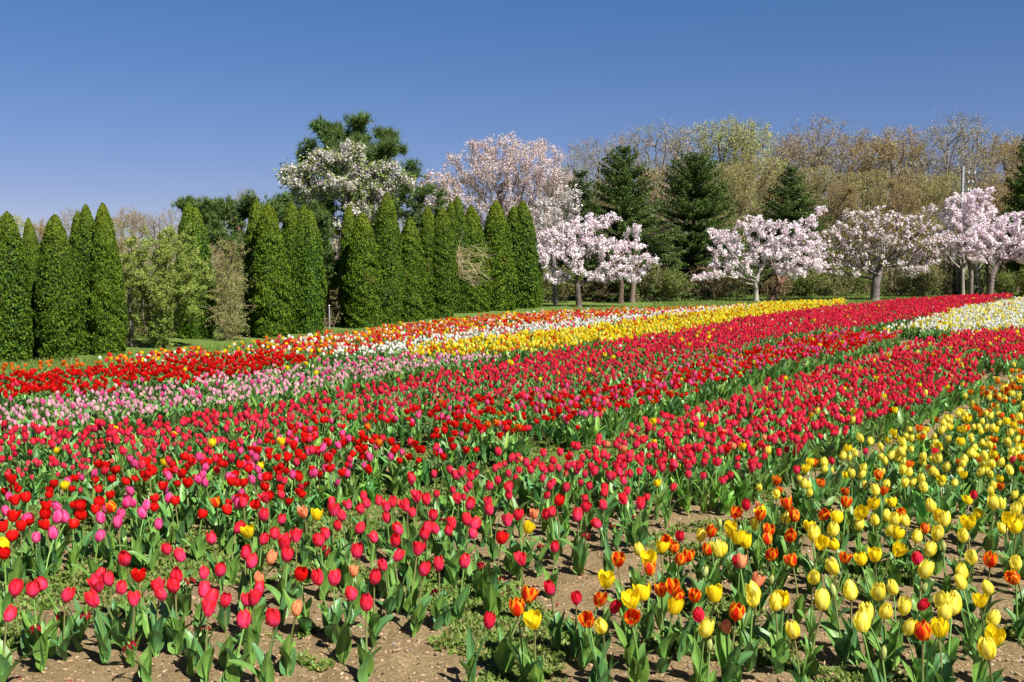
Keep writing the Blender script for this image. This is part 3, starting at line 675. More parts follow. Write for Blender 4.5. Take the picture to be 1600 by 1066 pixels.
for (xa, va), (xb, vb) in zip(edge[:-1], edge[1:]):
    n = 2600; t = rng.random(n); px = xa + (xb - xa) * t; vv_ = va + (vb - va) * t - rng.random(n) * 18
    GP.append(np.array([ground(a, b)[:2] for a, b in zip(px, vv_)]))
edge_grass = np.concatenate(GP)
blades(edge_grass, 0.05, 0.13, 0.006, [(0.10, 0.19, 0.025), (0.15, 0.25, 0.04), (0.22, 0.25, 0.07)], 'grass', 'green grass strip along the foot of the clipped hedge trees')
n = 60000; Y = rng.uniform(32, 62, n); px = rng.uniform(1020, 1680, n); X = (px - 800) / F * Y
q = ~inpoly(X, Y, FIELD); P = np.c_[X, Y][q]
blades(P, 0.03, 0.09, 0.012, [(0.09, 0.15, 0.02), (0.13, 0.19, 0.03), (0.18, 0.20, 0.05)], 'lawn_grass', 'short sunlit lawn grass under the cherry trees on the right')

# ------------------------------------------------------------------ trees
def samp_blobs(blobs, n, shell=0.5):
    """blobs: (x, z, rx, rz, y, ry) in metres about the trunk foot"""
    vol = np.array([b[2] * b[3] * b[5] for b in blobs]) ** .5; k = rng.choice(len(blobs), n, p=vol / vol.sum())
    B = np.array(blobs)[k]; d = unit(rng.normal(size=(n, 3))); r = (shell + (1 - shell) * rng.random(n)) ** (1 / 2.0)
    r = np.where(rng.random(n) < .35, rng.random(n) ** (1 / 3), r)
    return np.c_[B[:, 0] + d[:, 0] * r * B[:, 2], B[:, 4] + d[:, 1] * r * B[:, 5], B[:, 1] + d[:, 2] * r * B[:, 3]]
def colonize(pts, starts, step, dk, iters=90, upb=0.0, jit=0.15):
    nodes = [np.array(s[0], float) for s in starts]; par = [s[1] for s in starts]
    NA = np.array(nodes); alive = np.ones(len(pts), bool)
    D = np.linalg.norm(pts[:, None] - NA[None], axis=2); nd = D.min(1); ni = D.argmin(1)
    for it in range(iters):
        act = np.where(alive)[0]
        if len(act) == 0: break
        dirs = defaultdict(lambda: np.zeros(3))
        u = unit(pts[act] - NA[ni[act]])
        uq, inv = np.unique(ni[act], return_inverse=True); S = np.zeros((len(uq), 3)); np.add.at(S, inv, u)
        S = unit(unit(S) + rng.normal(0, jit, S.shape) + [0, 0, upb])
        new = NA[uq] + S * step
        base = len(NA); NA = np.r_[NA, new]; par += list(uq)
        D = np.linalg.norm(pts[:, None] - new[None], axis=2); m = D.min(1); a = D.argmin(1)
        b = m < nd; nd[b] = m[b]; ni[b] = a[b] + base
        alive &= nd > dk
        if len(NA) > 6000: break
    return NA, np.array(par)
def radii(NA, par, tip, ex=2.3):
    n = len(NA); acc = np.zeros(n); ch = np.zeros(n, int)
    r = np.zeros(n)
    for i in range(n - 1, -1, -1):
        r[i] = tip if acc[i] == 0 else acc[i] ** (1 / ex)
        if par[i] >= 0: acc[par[i]] += r[i] ** ex; ch[par[i]] += 1
    return r, ch
def skeleton(blobs, trunk, npts, step, dk, tip, rbase, shell=0.5, lean=0.0, upb=0.05, jit=0.15, limbs=None):
    """trunk: list of (x, y, z) points up to the fork"""
    pts = samp_blobs(blobs, npts, shell); starts = []
    tr = np.array(trunk, float); seg = []
    for a, b in zip(tr[:-1], tr[1:]):
        k = max(1, int(np.linalg.norm(b - a) / step)); seg += [a + (b - a) * t for t in np.arange(k) / k]
    seg.append(tr[-1])
    for i, s in enumerate(seg): starts.append((s, i - 1))
    NA, par = colonize(pts, starts, step, dk, upb=upb, jit=jit); r, ch = radii(NA, par, tip)
    ch = r.copy(); k = rbase / max(r[0], 1e-6); f = np.clip(r / r[0], 0, 1)
    r = r * (1 + (k - 1) * f ** 0.6)
    nt_ = len(seg); 
    r[:nt_] = np.maximum(r[:nt_], np.interp(np.arange(nt_), [0, 1, nt_], [rbase * 1.35, rbase * 1.1, r[min(nt_, len(r) - 1)]]))
    return NA, par, r, ch
def skel_geo(NA, par, r, col, k=5, rmin=0.0):
    idx = np.where(par >= 0)[0]; idx = idx[r[idx] >= rmin]
    A = NA[par[idx]]; B = NA[idx]; ra = np.minimum(r[par[idx]], r[idx] * 1.3); cc = np.asarray(col)[None] * rng.uniform(.8, 1.2, (len(idx), 1))
    return tubes(A, B + (B - A) * 0.06, ra, r[idx], cc, k)
def twigs(g, NA, sel, n, L, w_, cols, mat=0, upb=0.5):
    P = np.repeat(NA[sel], n, 0); D = unit(rng.normal(size=P.shape) + [0, 0, upb]); Lh = rng.uniform(.4, 1, len(P)) * L
    col = np.array(cols)[rng.integers(0, len(cols), len(P))] * rng.uniform(.75, 1.25, (len(P), 1))
    Q = P + D * Lh[:, None]; S = unit(np.cross(D, rng.normal(size=P.shape))) * w_
    V = np.stack([P - S, P + S, Q], 1).reshape(-1, 3)
    g.add(V, None, np.repeat(col, 3, 0), mat, Ft=np.arange(3 * len(P)).reshape(-1, 3)); return P, D, Lh

def blossom_tree(blobs, trunk, cols, nclu=2600, npts=420, step=0.16, tip=0.006, rbase=0.12, per=7, clu=0.10, size=0.045, green=None, bark=(0.10, 0.085, 0.075), shell=.5, jit=.15):
    NA, par, r, ch = skeleton(blobs, trunk, npts, step, step * 1.5, tip, rbase, shell, jit=jit)
    tg = skel_geo(NA, par, r, bark); tip_i = np.where(ch < tip * 2.6)[0]; tip_i = tip_i[tip_i > len(trunk)]
    twigs(tg, NA, tip_i, 1, step * 1.6, 0.004, [bark])
    k = rng.choice(tip_i, nclu); Cn = NA[k] + rng.normal(0, step * 0.36, (nclu, 3))
    P = np.repeat(Cn, per, 0) + rng.normal(0, clu * 0.42, (nclu * per, 3)); N = unit(P - np.repeat(Cn, per, 0)) + rng.normal(0, .5, P.shape) + [0, 0, .3]
    cc = np.array(cols)[rng.integers(0, len(cols), nclu)]; cc = np.repeat(cc, per, 0) * rng.uniform(.85, 1.1, (nclu * per, 1))
    s = rng.uniform(.7, 1.3, len(P)) * size
    bl = leafcloud(P, N, s, s * .8, np.clip(cc, 0, 1)); gr = None
    if green:
        m = int(nclu * green[1]); k = rng.choice(tip_i, m); Cn = NA[k] + rng.normal(0, step * .6, (m, 3)); P = np.repeat(Cn, 4, 0) + rng.normal(0, clu * .6, (m * 4, 3))
        gr = leafcloud(P, rng.normal(size=P.shape) + [0, 0, .6], .045, .025, np.array(green[0])[None] * rng.uniform(.7, 1.3, (len(P), 1)))
    return tg, bl, gr
def put_tree(name, label, cat, base, meshes, rz=0.0, sc=1.0, group=None):
    t = thing(name, label, cat, base, rz, group, (sc, sc, sc) if not isinstance(sc, tuple) else sc)
    for nm, me in meshes: link(nm, me, t)
    return t
def pxblobs(bx, bv, Y, L, depth=0.8):
    """crown lobes measured in the photograph -> metres about the foot (foot pixel bx, bv at distance Y)"""
    k = F / Y; out = []
    X0 = xat(bx, bv, Y)
    for q in L:
        x, v, rx, rv = q[:4]; dy = q[4] if len(q) > 4 else rng.normal(0, 0.15) * rx / k
        out.append((xat(x, v, Y) - X0, ztop(x, v, Y), rx / k, rv / k, dy, rx / k * depth))
    return out

# --- clipped columnar arborvitae, left to right
def arb_mesh(seed, tips, Rb=0.15, n=27000, prof=2.2):
    """unit-height column (scaled on placing); a second tip is a second leader grown into the first"""
    r_ = np.random.default_rng(seed); g = Geo()
    two = len(tips) > 1
    leaders = [(0.0, 0.0, 1.0, 1.0, n)] if not two else [(-tips[0] * math.cos(tips[1]), -tips[0] * math.sin(tips[1]), .80, .955, n // 2), (tips[0] * math.cos(tips[1]), tips[0] * math.sin(tips[1]), .80, 1.0, n // 2)]
    for li, (ox, oy, fr, fh, m) in enumerate(leaders):
        def rad(t, th):
            a = (0.84 + 0.16 * np.sin(np.clip(t * 4.5, 0, math.pi / 2))) * (1 - np.clip(t, 0, 1) ** prof) ** 0.66
            u = th * 3.2 / 1.0
            return Rb * fr * a * (1 + 0.26 * (vnoise(np.cos(th) * 2.6 + seed * 3.1 + li, np.sin(th) * 2.6 + t * 26) - .5) + .22 * (vnoise(np.cos(th) * 1.2 + 7 * seed, np.sin(th) * 1.2 + t * 7) - .5))
        def pos(t, th, f=1.0):
            rr = rad(t, th) * f; return np.stack([np.cos(th) * rr + ox, np.sin(th) * rr + oy, t * fh], -1)
        T, TH = np.meshgrid(np.linspace(0.0, 0.98, 60), np.linspace(0, 2 * math.pi, 49), indexing='ij')
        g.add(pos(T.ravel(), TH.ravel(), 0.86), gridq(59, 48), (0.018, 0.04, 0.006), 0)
        t = np.clip(r_.beta(1.0, 1.2, m), 0, 0.998); th = r_.uniform(0, 2 * math.pi, m)
        f = r_.uniform(0.84, 1.06, m); P = pos(t, th, f); P[:, 2] += r_.random(m) * .012 * (t > .93)
        out = np.stack([np.cos(th), np.sin(th), 0.3 + 0 * th], -1)
        N = out + r_.normal(0, .75, (m, 3)); up = np.stack([r_.normal(0, .4, m), r_.normal(0, .4, m), np.ones(m)], -1) + out * .5
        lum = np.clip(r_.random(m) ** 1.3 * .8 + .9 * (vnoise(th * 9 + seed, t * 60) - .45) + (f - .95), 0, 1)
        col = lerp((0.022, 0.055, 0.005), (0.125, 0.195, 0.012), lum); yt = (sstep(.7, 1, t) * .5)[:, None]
        br = (vnoise(th * 2.2 + seed * 5, t * 9) > .88)[:, None] * r_.random((m, 1)) * .55; col = col * (1 - br) + np.array([0.15, 0.105, 0.035]) * br
        col = col * (1 - yt * .6) + np.array([0.24, 0.25, 0.02]) * yt * .6
        col = col * np.array({1: (1.0, 1.02, 1.0), 2: (.86, .95, .9), 3: (1.03, 1.04, .9), 4: (.92, 1.06, 1), 5: (.88, .92, .9)}[seed])
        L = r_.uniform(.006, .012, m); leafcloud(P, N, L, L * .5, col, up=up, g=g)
    return g.mesh('crown', [M_ARB])
ARB = [arb_mesh(1, (0.0,), Rb=0.148, prof=3.2), arb_mesh(2, (0.034, 0.3), Rb=0.158, prof=3.6), arb_mesh(3, (0.0,), Rb=0.150, prof=2.6), arb_mesh(4, (0.036, 2.9), Rb=0.158, prof=3.2), arb_mesh(5, (0.0,), Rb=0.15, prof=3.4)]
gt = Geo(); smoothtube([[0, 0, -.02], [0.004, 0, .05], [0, 0, .3], [0, 0, .6]], [.022, .017, .014, .008], (0.10, 0.07, 0.05), 8, gt); ARB_TR = gt.mesh('trunk', [M_BARK])
# centre x, base v, top v, width px, mesh, depth offset, label
ARBS = [
 (12, 573, 333, 76, 1, 0, 'dark green clipped column tree at the left edge with two tips'),
 (-52, 577, 330, 76, 2, 0, 'clipped green column tree just outside the left edge'),
 (-120, 582, 328, 74, 4, 0, 'clipped column tree beyond the left edge, second outside'),
 (-190, 588, 326, 74, 2, 0, 'clipped column tree beyond the left edge, third outside'),
 (57, 566, 343, 40, 0, .7, 'slim column tree half hidden behind, second from the left edge'),
 (93, 565, 338, 66, 4, 0, 'broad clipped column tree, third from the left edge'),
 (140, 559, 322, 58, 1, .3, 'tall column tree touching its right twin, fourth from the left edge'),
 (170, 557, 320, 58, 2, 0, 'column tree left of the light green shrub, fifth from the left edge'),
 (306, 536, 317, 62, 3, 0.8, 'column tree standing behind the light green shrub'),
 (403, 531, 313, 46, 0, .6, 'tall slim column tree right of the brown thicket'),
 (424, 530, 320, 66, 2, 0, 'bulging column tree, second right of the brown thicket'),
 (460, 526, 318, 52, 4, .5, 'column tree, left twin just before the gap below the white blossom tree'),
 (480, 524, 322, 56, 3, 0, 'column tree, right twin at the left side of the gap with pine boughs'),
 (549, 515, 323, 40, 0, .8, 'narrow column tree behind, just right of the gap with pine boughs'),
 (568, 515, 333, 62, 2, 0, 'brown tipped column tree with wide bulging foot, middle of the hedge'),
 (606, 510, 303, 52, 4, .2, 'tallest column tree in the middle of the hedge below the big pine'),
 (641, 505, 341, 52, 0, 0, 'shortest column tree, just right of the tallest one'),
 (672, 502, 324, 44, 0, .6, 'slim column tree with thin twigs crossing it, behind its right neighbour'),
 (690, 500, 326, 50, 4, 0, 'dense column tree left of the tan bare twigs'),
 (717, 493, 308, 46, 1, .5, 'two tipped column tree behind the tan bare twigs'),
 (742, 491, 322, 54, 2, 0, 'column tree right of the tan bare twigs'),
 (778, 488, 315, 60, 2, 0, 'wide based column tree, third from the right end of the hedge'),
 (812, 485, 316, 62, 1, 0, 'column tree second from the right end of the hedge, two tips'),
 (832, 484, 388, 38, 0, 0.3, 'low column tree at the right end of the hedge beside the pink cherry')]
for i, (x, vb, vt, wd, mi, dy, lab) in enumerate(ARBS):
    p = ground(x, vb - 3); Y = p[1] + dy; X = xat(x, vb, Y); H = ztop(x, vt, Y); Wd = wd * Y / F * 0.92
    sxy = Wd / 0.30
    t = thing('column_tree', lab, 'arborvitae', (X, Y, 0), float(rng.uniform(0, 6.28)) if mi in (0, 2, 4) else float(rng.uniform(-.3, .3)), 'clipped columnar trees in the hedge row', (sxy, sxy, H))
    t.rotation_euler.x = float(rng.normal(0, .012)); t.rotation_euler.y = float(rng.normal(0, .018))
    link('crown', ARB[mi], t, (0, 0, 0.0)); link('trunk', ARB_TR, t)

# --- spruces and cypress
def spruce_mesh(seed, H, Rb, nwh, droop, cols, tw=0.30, dens=1.0, ex=0.8, top_sparse=True):
    r_ = np.random.default_rng(seed); P = []; Nn = []; Up = []; Lc = []; A = []; B = []; rb = []; nwh = int(nwh * 1.7)
    for i in range(nwh):
        t = np.clip((i + r_.normal(.5, .6)) / nwh, 0, .985); z0 = H * (0.06 + 0.93 * t); Lb = Rb * (1 - t) ** ex * r_.uniform(.72, 1.12) + .14
        nb = int(8 + 6 * (1 - t))
        for j in range(nb):
            a = r_.uniform(0, 6.28); k = max(3, int(Lb / 0.14)); s = np.linspace(0.15, 1, k); el = 0.30 * t * 2 - droop * (1 - t)
            x = np.cos(a) * s * Lb; y = np.sin(a) * s * Lb; z = z0 + s * Lb * (el + r_.normal(0, .09)) + .12 * Lb * (s ** 2)
            A.append([0, 0, z0]); B.append([x[-1], y[-1], z[-1]]); rb.append(0.012 + 0.012 * Lb)
            m = int(k * 34 * dens); q = r_.integers(0, k, m); sw = tw * (0.35 + .65 * np.sin(math.pi * np.clip(s[q], .1, .95)))
            lat = r_.normal(0, .5, m) * sw; c = np.stack([x[q] - np.sin(a) * lat, y[q] + np.cos(a) * lat, z[q] - np.abs(lat) * .25 + r_.normal(0, .03, m)], -1)
            P.append(c); Nn.append(r_.normal(0, .45, (m, 3)) + [0, 0, 1]); 
            Up.append(np.stack([np.cos(a) + r_.normal(0, .5, m), np.sin(a) + r_.normal(0, .5, m), r_.normal(0.1, .25, m)], -1)); Lc.append(s[q])
    P = np.concatenate(P); Nn = np.concatenate(Nn); Up = np.concatenate(Up); Lc = np.concatenate(Lc); n = len(P)
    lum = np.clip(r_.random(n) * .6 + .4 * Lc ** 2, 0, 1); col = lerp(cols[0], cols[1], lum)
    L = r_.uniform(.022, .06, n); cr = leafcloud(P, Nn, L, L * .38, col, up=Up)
    tr = Geo(); smoothtube([[0, 0, -.05], [0, 0, .3], [0, 0, H * .5], [0, 0, H * .98]], [.17, .14, .09, .015], (0.10, 0.075, 0.06), 9, tr)
    tubes(A, B, np.array(rb), np.array(rb) * .3, (0.09, 0.07, 0.05), 4, tr)
    return [('crown', cr.mesh('crown', [M_NEED])), ('trunk', tr.mesh('trunk', [M_BARK]))]
def place(x, vb, vt, Y): X = xat(x, vb, Y); return (X, Y, 0.0), ztop(x, vt, Y)
DG = ((0.03, 0.07, 0.012), (0.13, 0.20, 0.04))
b, H = place(972, 475, 232, 42); put_tree('spruce_tree', 'dark green spruce with broken pointed top behind the leftmost pink cherry', 'spruce', b, spruce_mesh(21, H, 2.9, 26, .35, DG, ex=.75))
b, H = place(1082, 475, 248, 46); put_tree('spruce_tree', 'broad dark green spruce with rounded top between two pink cherries', 'spruce', b, spruce_mesh(22, H, 2.7, 28, .3, DG, ex=.45, dens=1.2))
b, H = place(1232, 470, 262, 49.5); put_tree('spruce_tree', 'small dark spruce top rising behind the second pink cherry', 'spruce', b, spruce_mesh(23, H, 3.2, 24, .3, DG, ex=.9))
b, H = place(905, 470, 270, 46); put_tree('evergreen_tree', 'mid green evergreen half hidden between tall cherry and pointed spruce', 'evergreen', b, spruce_mesh(24, H, 1.3, 18, .2, ((0.03, 0.06, 0.015), (0.10, 0.16, 0.04)), ex=.5))
b, H = place(1612, 462, 190, 47); put_tree('cypress_tree', 'tall bright green cypress at the right edge', 'cypress', b, spruce_mesh(25, H, 1.95, 34, -.6, ((0.035, 0.085, 0.01), (0.13, 0.22, 0.03)), ex=.75, dens=1.4))

# --- pines with long needles
def pine(blobs, trunk, ntuft, seed, cols, L=0.16, npts=160, step=0.28, rbase=.16):
    NA, par, r, ch = skeleton(blobs, trunk, npts, step, step * 1.4, .012, rbase, .3, upb=.15, jit=.2)
    tr = skel_geo(NA, par, r, (0.14, 0.09, 0.06), 6); tipi = np.where(ch < .03)[0]; tipi = tipi[tipi > len(trunk) + 2]
    k = rng.choice(tipi, ntuft); Cn = NA[k] + rng.normal(0, step * .4, (ntuft, 3)) * [1, 1, .7]
    ax = unit(rng.normal(0, .45, (ntuft, 3)) + [0, 0, 1]); m = 16
    D = unit(np.repeat(ax, m, 0) * .7 + rng.normal(0, .55, (ntuft * m, 3))); P = np.repeat(Cn, m, 0); Ln = rng.uniform(.6, 1.1, len(P)) * L
    S = unit(np.cross(D, rng.normal(size=P.shape))) * .010; lum = np.repeat(rng.random(ntuft), m) * .6 + rng.random(len(P)) * .4
    col = lerp(cols[0], cols[1], lum); V = np.stack([P - S, P + S, P + D * Ln[:, None]], 1).reshape(-1, 3)
    cr = Geo(); cr.add(V, None, np.repeat(col, 3, 0), 0, Ft=np.arange(3 * len(P)).reshape(-1, 3))
    return [('crown', cr.mesh('crown', [M_NEED], False)), ('trunk', tr.mesh('trunk', [M_BARK]))]
PC = ((0.028, 0.06, 0.014), (0.115, 0.185, 0.035))
Y = 31; bx, bv = 560, 490
bl = pxblobs(bx, bv, Y, [(498, 212, 20, 22), (520, 200, 14, 16), (545, 200, 24, 22), (578, 200, 22, 22), (602, 218, 22, 16), (550, 230, 60, 26), (555, 212, 46, 22), (585, 245, 50, 26), (520, 235, 36, 24), (620, 232, 18, 12), (634, 262, 18, 16), (640, 285, 18, 10), (560, 245, 70, 35), (490, 262, 36, 30), (545, 300, 85, 34), (632, 300, 24, 20), (600, 320, 50, 24), (480, 310, 34, 28), (560, 355, 70, 30)])
p = ground(bx, bv); X = xat(bx, bv, Y)
put_tree('pine_tree', 'tall dark pine standing behind the white blossom tree in the hedge', 'pine', (X, Y, 0), pine(bl, [(0, 0, 0), (.05, 0, 1.2), (0, 0, 2.6)], 6200, 1, PC, L=.25, npts=420))
Y = 26; bx, bv = 400, 500
bl = pxblobs(bx, bv, Y, [(285, 322, 14, 9), (310, 335, 22, 14), (345, 335, 35, 24), (385, 318, 22, 16), (405, 330, 40, 26), (360, 370, 50, 28), (430, 318, 25, 14), (450, 340, 30, 20), (500, 330, 18, 14), (380, 400, 40, 25)])
X = xat(bx, bv, Y); put_tree('pine_tree', 'low spreading pine showing above the column trees left of the white blossom tree', 'pine', (X, Y, 0), pine(bl, [(0, 0, 0), (.1, 0, .6), (0, 0, 1.3)], 2600, 2, PC, L=.17, npts=170))
Y = 25.5; bx, bv = 512, 512
bl = pxblobs(bx, bv, Y, [(500, 350, 22, 26), (512, 400, 20, 22), (520, 430, 26, 20), (555, 435, 26, 16), (490, 395, 14, 20), (590, 460, 26, 10), (515, 460, 14, 16)])
X = xat(bx, bv, Y); put_tree('pine_tree', 'young pine filling the gap in the hedge with boughs reaching right', 'pine', (X, Y, 0), pine(bl, [(0, 0, 0), (.03, 0, .4), (0, 0, .8)], 2200, 3, PC, L=.14, step=.2, rbase=.06))
Y = 33; bx, bv = 668, 495
bl = pxblobs(bx, bv, Y, [(680, 300, 24, 12), (650, 320, 26, 16), (690, 325, 16, 14), (668, 345, 30, 20), (640, 345, 20, 20)])
X = xat(bx, bv, Y); put_tree('pine_tree', 'small pine crown poking out left of the tall pale pink cherry', 'pine', (X, Y, 0), pine(bl, [(0, 0, 0), (.05, 0, 1.0), (0, 0, 1.8)], 700, 4, PC, L=.17, rbase=.08))

# --- blossom trees
PK = [(0.85, 0.73, 0.78), (0.88, 0.80, 0.83), (0.80, 0.64, 0.71), (0.91, 0.87, 0.88)]
WH = [(0.62, 0.58, 0.55), (0.70, 0.66, 0.63), (0.54, 0.49, 0.47)]
PP = [(0.60, 0.48, 0.45), (0.68, 0.56, 0.52), (0.74, 0.66, 0.62), (0.50, 0.37, 0.34)]
def cherry(name, lab, bx, bv, Y, L, trunk_px, cols, bark=(0.16, 0.13, 0.115), cat='cherry tree', **kw):
    X = xat(bx, bv, Y); bl = pxblobs(bx, bv, Y, L, kw.pop('depth', .8))
    tr = [(xat(x, v, Y) - X, dy, ztop(x, v, Y)) for x, v, dy in trunk_px]; tr[0] = (0, 0, -0.05)
    tg, b_, gr = blossom_tree(bl, tr, cols, bark=bark, **kw)
    ms = [('trunk', tg.mesh('trunk', [M_BARK])), ('blossom', b_.mesh('blossom', [M_BLOS], False))]
    if gr: ms.append(('young_leaves', gr.mesh('young_leaves', [M_FOL], False)))
    return put_tree(name, lab, cat, (X, Y, 0), ms)
cherry('cherry_tree', 'leftmost of the low spreading pink cherries, beside the hedge end', 905, 482, 35.5,
       [(845, 378, 22, 14), (880, 365, 30, 16), (925, 348, 34, 16), (910, 385, 40, 16), (930, 375, 30, 14), (955, 340, 18, 9), (990, 360, 16, 8), (985, 385, 26, 10), (945, 385, 40, 16), (890, 400, 40, 18), (965, 415, 30, 13), (1005, 405, 28, 9), (1020, 408, 16, 5), (990, 432, 24, 8), (855, 405, 22, 18), (868, 432, 26, 14), (935, 432, 26, 10), (900, 425, 20, 8)],
       [(905, 482, 0), (903, 455, 0), (902, 442, 0)], PK, nclu=2700, per=7, clu=.085, size=.031, rbase=.11, npts=800, step=.12, tip=.007, bark=(0.10, 0.08, 0.07))
cherry('cherry_tree', 'second pink cherry from the left, pale trunk, drooping left boughs', 1182, 466, 41,
       [(1120, 362, 22, 10), (1150, 372, 26, 14), (1180, 350, 30, 14), (1225, 365, 36, 18), (1265, 345, 20, 12), (1284, 327, 12, 8), (1190, 395, 44, 16), (1135, 410, 26, 10), (1100, 432, 20, 8), (1118, 425, 20, 9), (1230, 400, 44, 18), (1150, 425, 28, 10), (1255, 380, 34, 22), (1272, 412, 28, 16), (1130, 385, 26, 12), (1235, 425, 30, 12)],
       [(1182, 466, 0), (1181, 445, 0), (1184, 430, 0)], PK, nclu=2800, per=7, clu=.085, size=.034, rbase=.11, npts=800, step=.13, tip=.007, bark=(0.28, 0.25, 0.22))
cherry('cherry_tree', 'third pink cherry with bronze green young leaves and thick dark trunk', 1368, 460, 42,
       [(1330, 340, 24, 14), (1375, 335, 30, 14), (1410, 345, 30, 14), (1440, 355, 30, 14), (1455, 325, 14, 8), (1300, 370, 30, 22), (1350, 370, 50, 22), (1420, 380, 50, 22), (1310, 405, 40, 20), (1380, 408, 54, 18), (1455, 395, 30, 22), (1288, 418, 24, 12), (1330, 425, 34, 12), (1430, 420, 34, 12), (1478, 380, 22, 20), (1275, 385, 22, 22)],
       [(1368, 460, 0), (1369, 440, 0), (1374, 425, 0)], PK, nclu=3100, per=7, clu=.085, size=.034, rbase=.2, npts=1050, step=.13, green=((0.19, 0.17, 0.03), .75), bark=(0.13, 0.11, 0.10))
cherry('cherry_tree', 'tallest low pink cherry in front of the grey utility pole', 1517, 452, 45,
       [(1500, 315, 26, 14), (1490, 340, 24, 20), (1530, 305, 22, 10), (1548, 300, 10, 8), (1515, 345, 36, 18), (1500, 370, 30, 16), (1540, 330, 24, 14), (1490, 385, 22, 14), (1470, 375, 20, 16), (1525, 400, 30, 12)],
       [(1517, 452, 0), (1518, 430, 0), (1515, 412, 0)], PK, nclu=2300, per=7, clu=.085, size=.036, rbase=.10, npts=750, step=.14)
cherry('cherry_tree', 'rightmost pink cherry, dense blossom cut by the right edge', 1547, 452, 41.5,
       [(1520, 375, 30, 18), (1555, 355, 32, 16), (1595, 345, 30, 16), (1580, 375, 44, 20), (1540, 390, 36, 14), (1610, 380, 40, 22), (1640, 370, 36, 26), (1590, 400, 40, 12)],
       [(1547, 452, 0), (1550, 430, 0), (1558, 415, 0)], PK, nclu=3200, per=7, clu=.085, size=.036, rbase=.13, npts=950, step=.13)
cherry('blossom_tree', 'white blossom tree growing in front of the tall dark pine', 530, 500, 28.5,
       [(455, 275, 20, 22), (490, 258, 26, 18), (530, 245, 30, 14), (555, 228, 14, 8), (480, 295, 40, 18), (530, 290, 40, 20), (585, 270, 28, 18), (615, 265, 18, 20), (590, 300, 34, 14), (560, 330, 30, 16), (585, 325, 26, 14), (530, 360, 20, 24), (560, 355, 20, 14), (645, 290, 12, 6)],
       [(530, 500, 0), (530, 440, 0), (532, 390, 0)], WH, nclu=4200, per=5, clu=.09, size=.029, rbase=.09, npts=700, shell=.3, green=((0.20, 0.26, 0.06), .35), cat='blossom tree', bark=(0.09, 0.075, 0.065), depth=.6)
cherry('cherry_tree', 'tall wide pale pink cherry rising behind the right part of the hedge', 800, 480, 39,
       [(712, 252, 24, 16), (750, 236, 30, 20), (790, 226, 34, 20), (835, 232, 34, 18), (868, 250, 20, 16), (800, 262, 70, 30), (740, 275, 50, 28), (800, 300, 70, 36), (860, 285, 34, 34), (770, 250, 40, 24), (730, 320, 44, 26), (790, 330, 60, 30), (850, 340, 40, 34), (700, 300, 16, 18), (820, 380, 50, 30), (760, 360, 40, 26)],
       [(800, 480, 0), (800, 440, 0), (797, 400, 0)], PP, nclu=15000, per=3, clu=.12, size=.027, rbase=.14, npts=2600, step=.18, tip=.0045, shell=.02, bark=(0.13, 0.105, 0.095), depth=.7)
cherry('blossom_tree', 'bare branched whitish blossom tree behind the end of the hedge', 868, 474, 37,
       [(850, 335, 36, 26), (880, 350, 30, 24), (845, 375, 30, 26), (890, 310, 26, 20)],
       [(868, 474, 0), (867, 440, 0), (865, 410, 0)], WH, nclu=900, per=5, clu=.1, size=.036, rbase=.08, cat='blossom tree', bark=(0.22, 0.19, 0.17))
cherry('cherry_tree', 'thin pale cherry in the distance between pine and tall pink cherry', 690, 470, 48,
       [(680, 285, 24, 20), (700, 300, 26, 24), (670, 310, 20, 20)],
       [(690, 470, 0), (690, 420, 0), (690, 370, 0)], PP, nclu=700, per=5, clu=.14, size=.05, rbase=.1)

# --- light green willow-like shrub, brown thicket, tan twigs
def shrub(name, lab, bx, bv, Y, L, cols, nl, size, stems=7, bark=(0.12, 0.10, 0.07), cat='shrub', npts=420, step=.14, twl=.22, cluster=5, upb=.1, tip=.0045):
    X = xat(bx, bv, Y); bl = pxblobs(bx, bv, Y, L, .8); pts = samp_blobs(bl, npts, .4)
    starts = []; 
    for s in range(stems):
        a = rng.uniform(0, 6.28); r0 = rng.uniform(.02, .18); starts.append(((math.cos(a) * r0, math.sin(a) * r0, -0.02), -1 if s == 0 else 0)); i = len(starts) - 1
        for q in range(1, 4): starts.append(((math.cos(a) * (r0 + q * .06), math.sin(a) * (r0 + q * .06), q * step), i if q == 1 else len(starts) - 1))
    NA, par = colonize(pts, starts, step, step * 1.4, upb=upb); r, ch = radii(NA, par, tip)
    g = skel_geo(NA, par, r, bark, 4); ti = np.where(r < tip * 2.2)[0]
    P, D, Lh = twigs(g, NA, ti, 2, twl, .004, [bark, tuple(np.array(bark) * 1.6)])
    ms = [('branches', g.mesh('branches', [M_TWIG], False))]
    if nl:
        k = rng.integers(0, len(P), nl); c = P[k] + D[k] * (Lh[k] * rng.random(nl))[:, None]; c = np.repeat(c, cluster, 0) + rng.normal(0, size * 1.3, (nl * cluster, 3))
        cc = np.array(cols)[rng.integers(0, len(cols), nl)]; cc = np.repeat(cc, cluster, 0) * rng.uniform(.75, 1.25, (nl * cluster, 1))
        lf = leafcloud(c, rng.normal(size=c.shape) + [0, 0, .5], rng.uniform(.7, 1.3, len(c)) * size, size * .42, cc); ms.append(('leaves', lf.mesh('leaves', [M_FOL], False)))
    return put_tree(name, lab, cat, (X, Y, 0), ms)
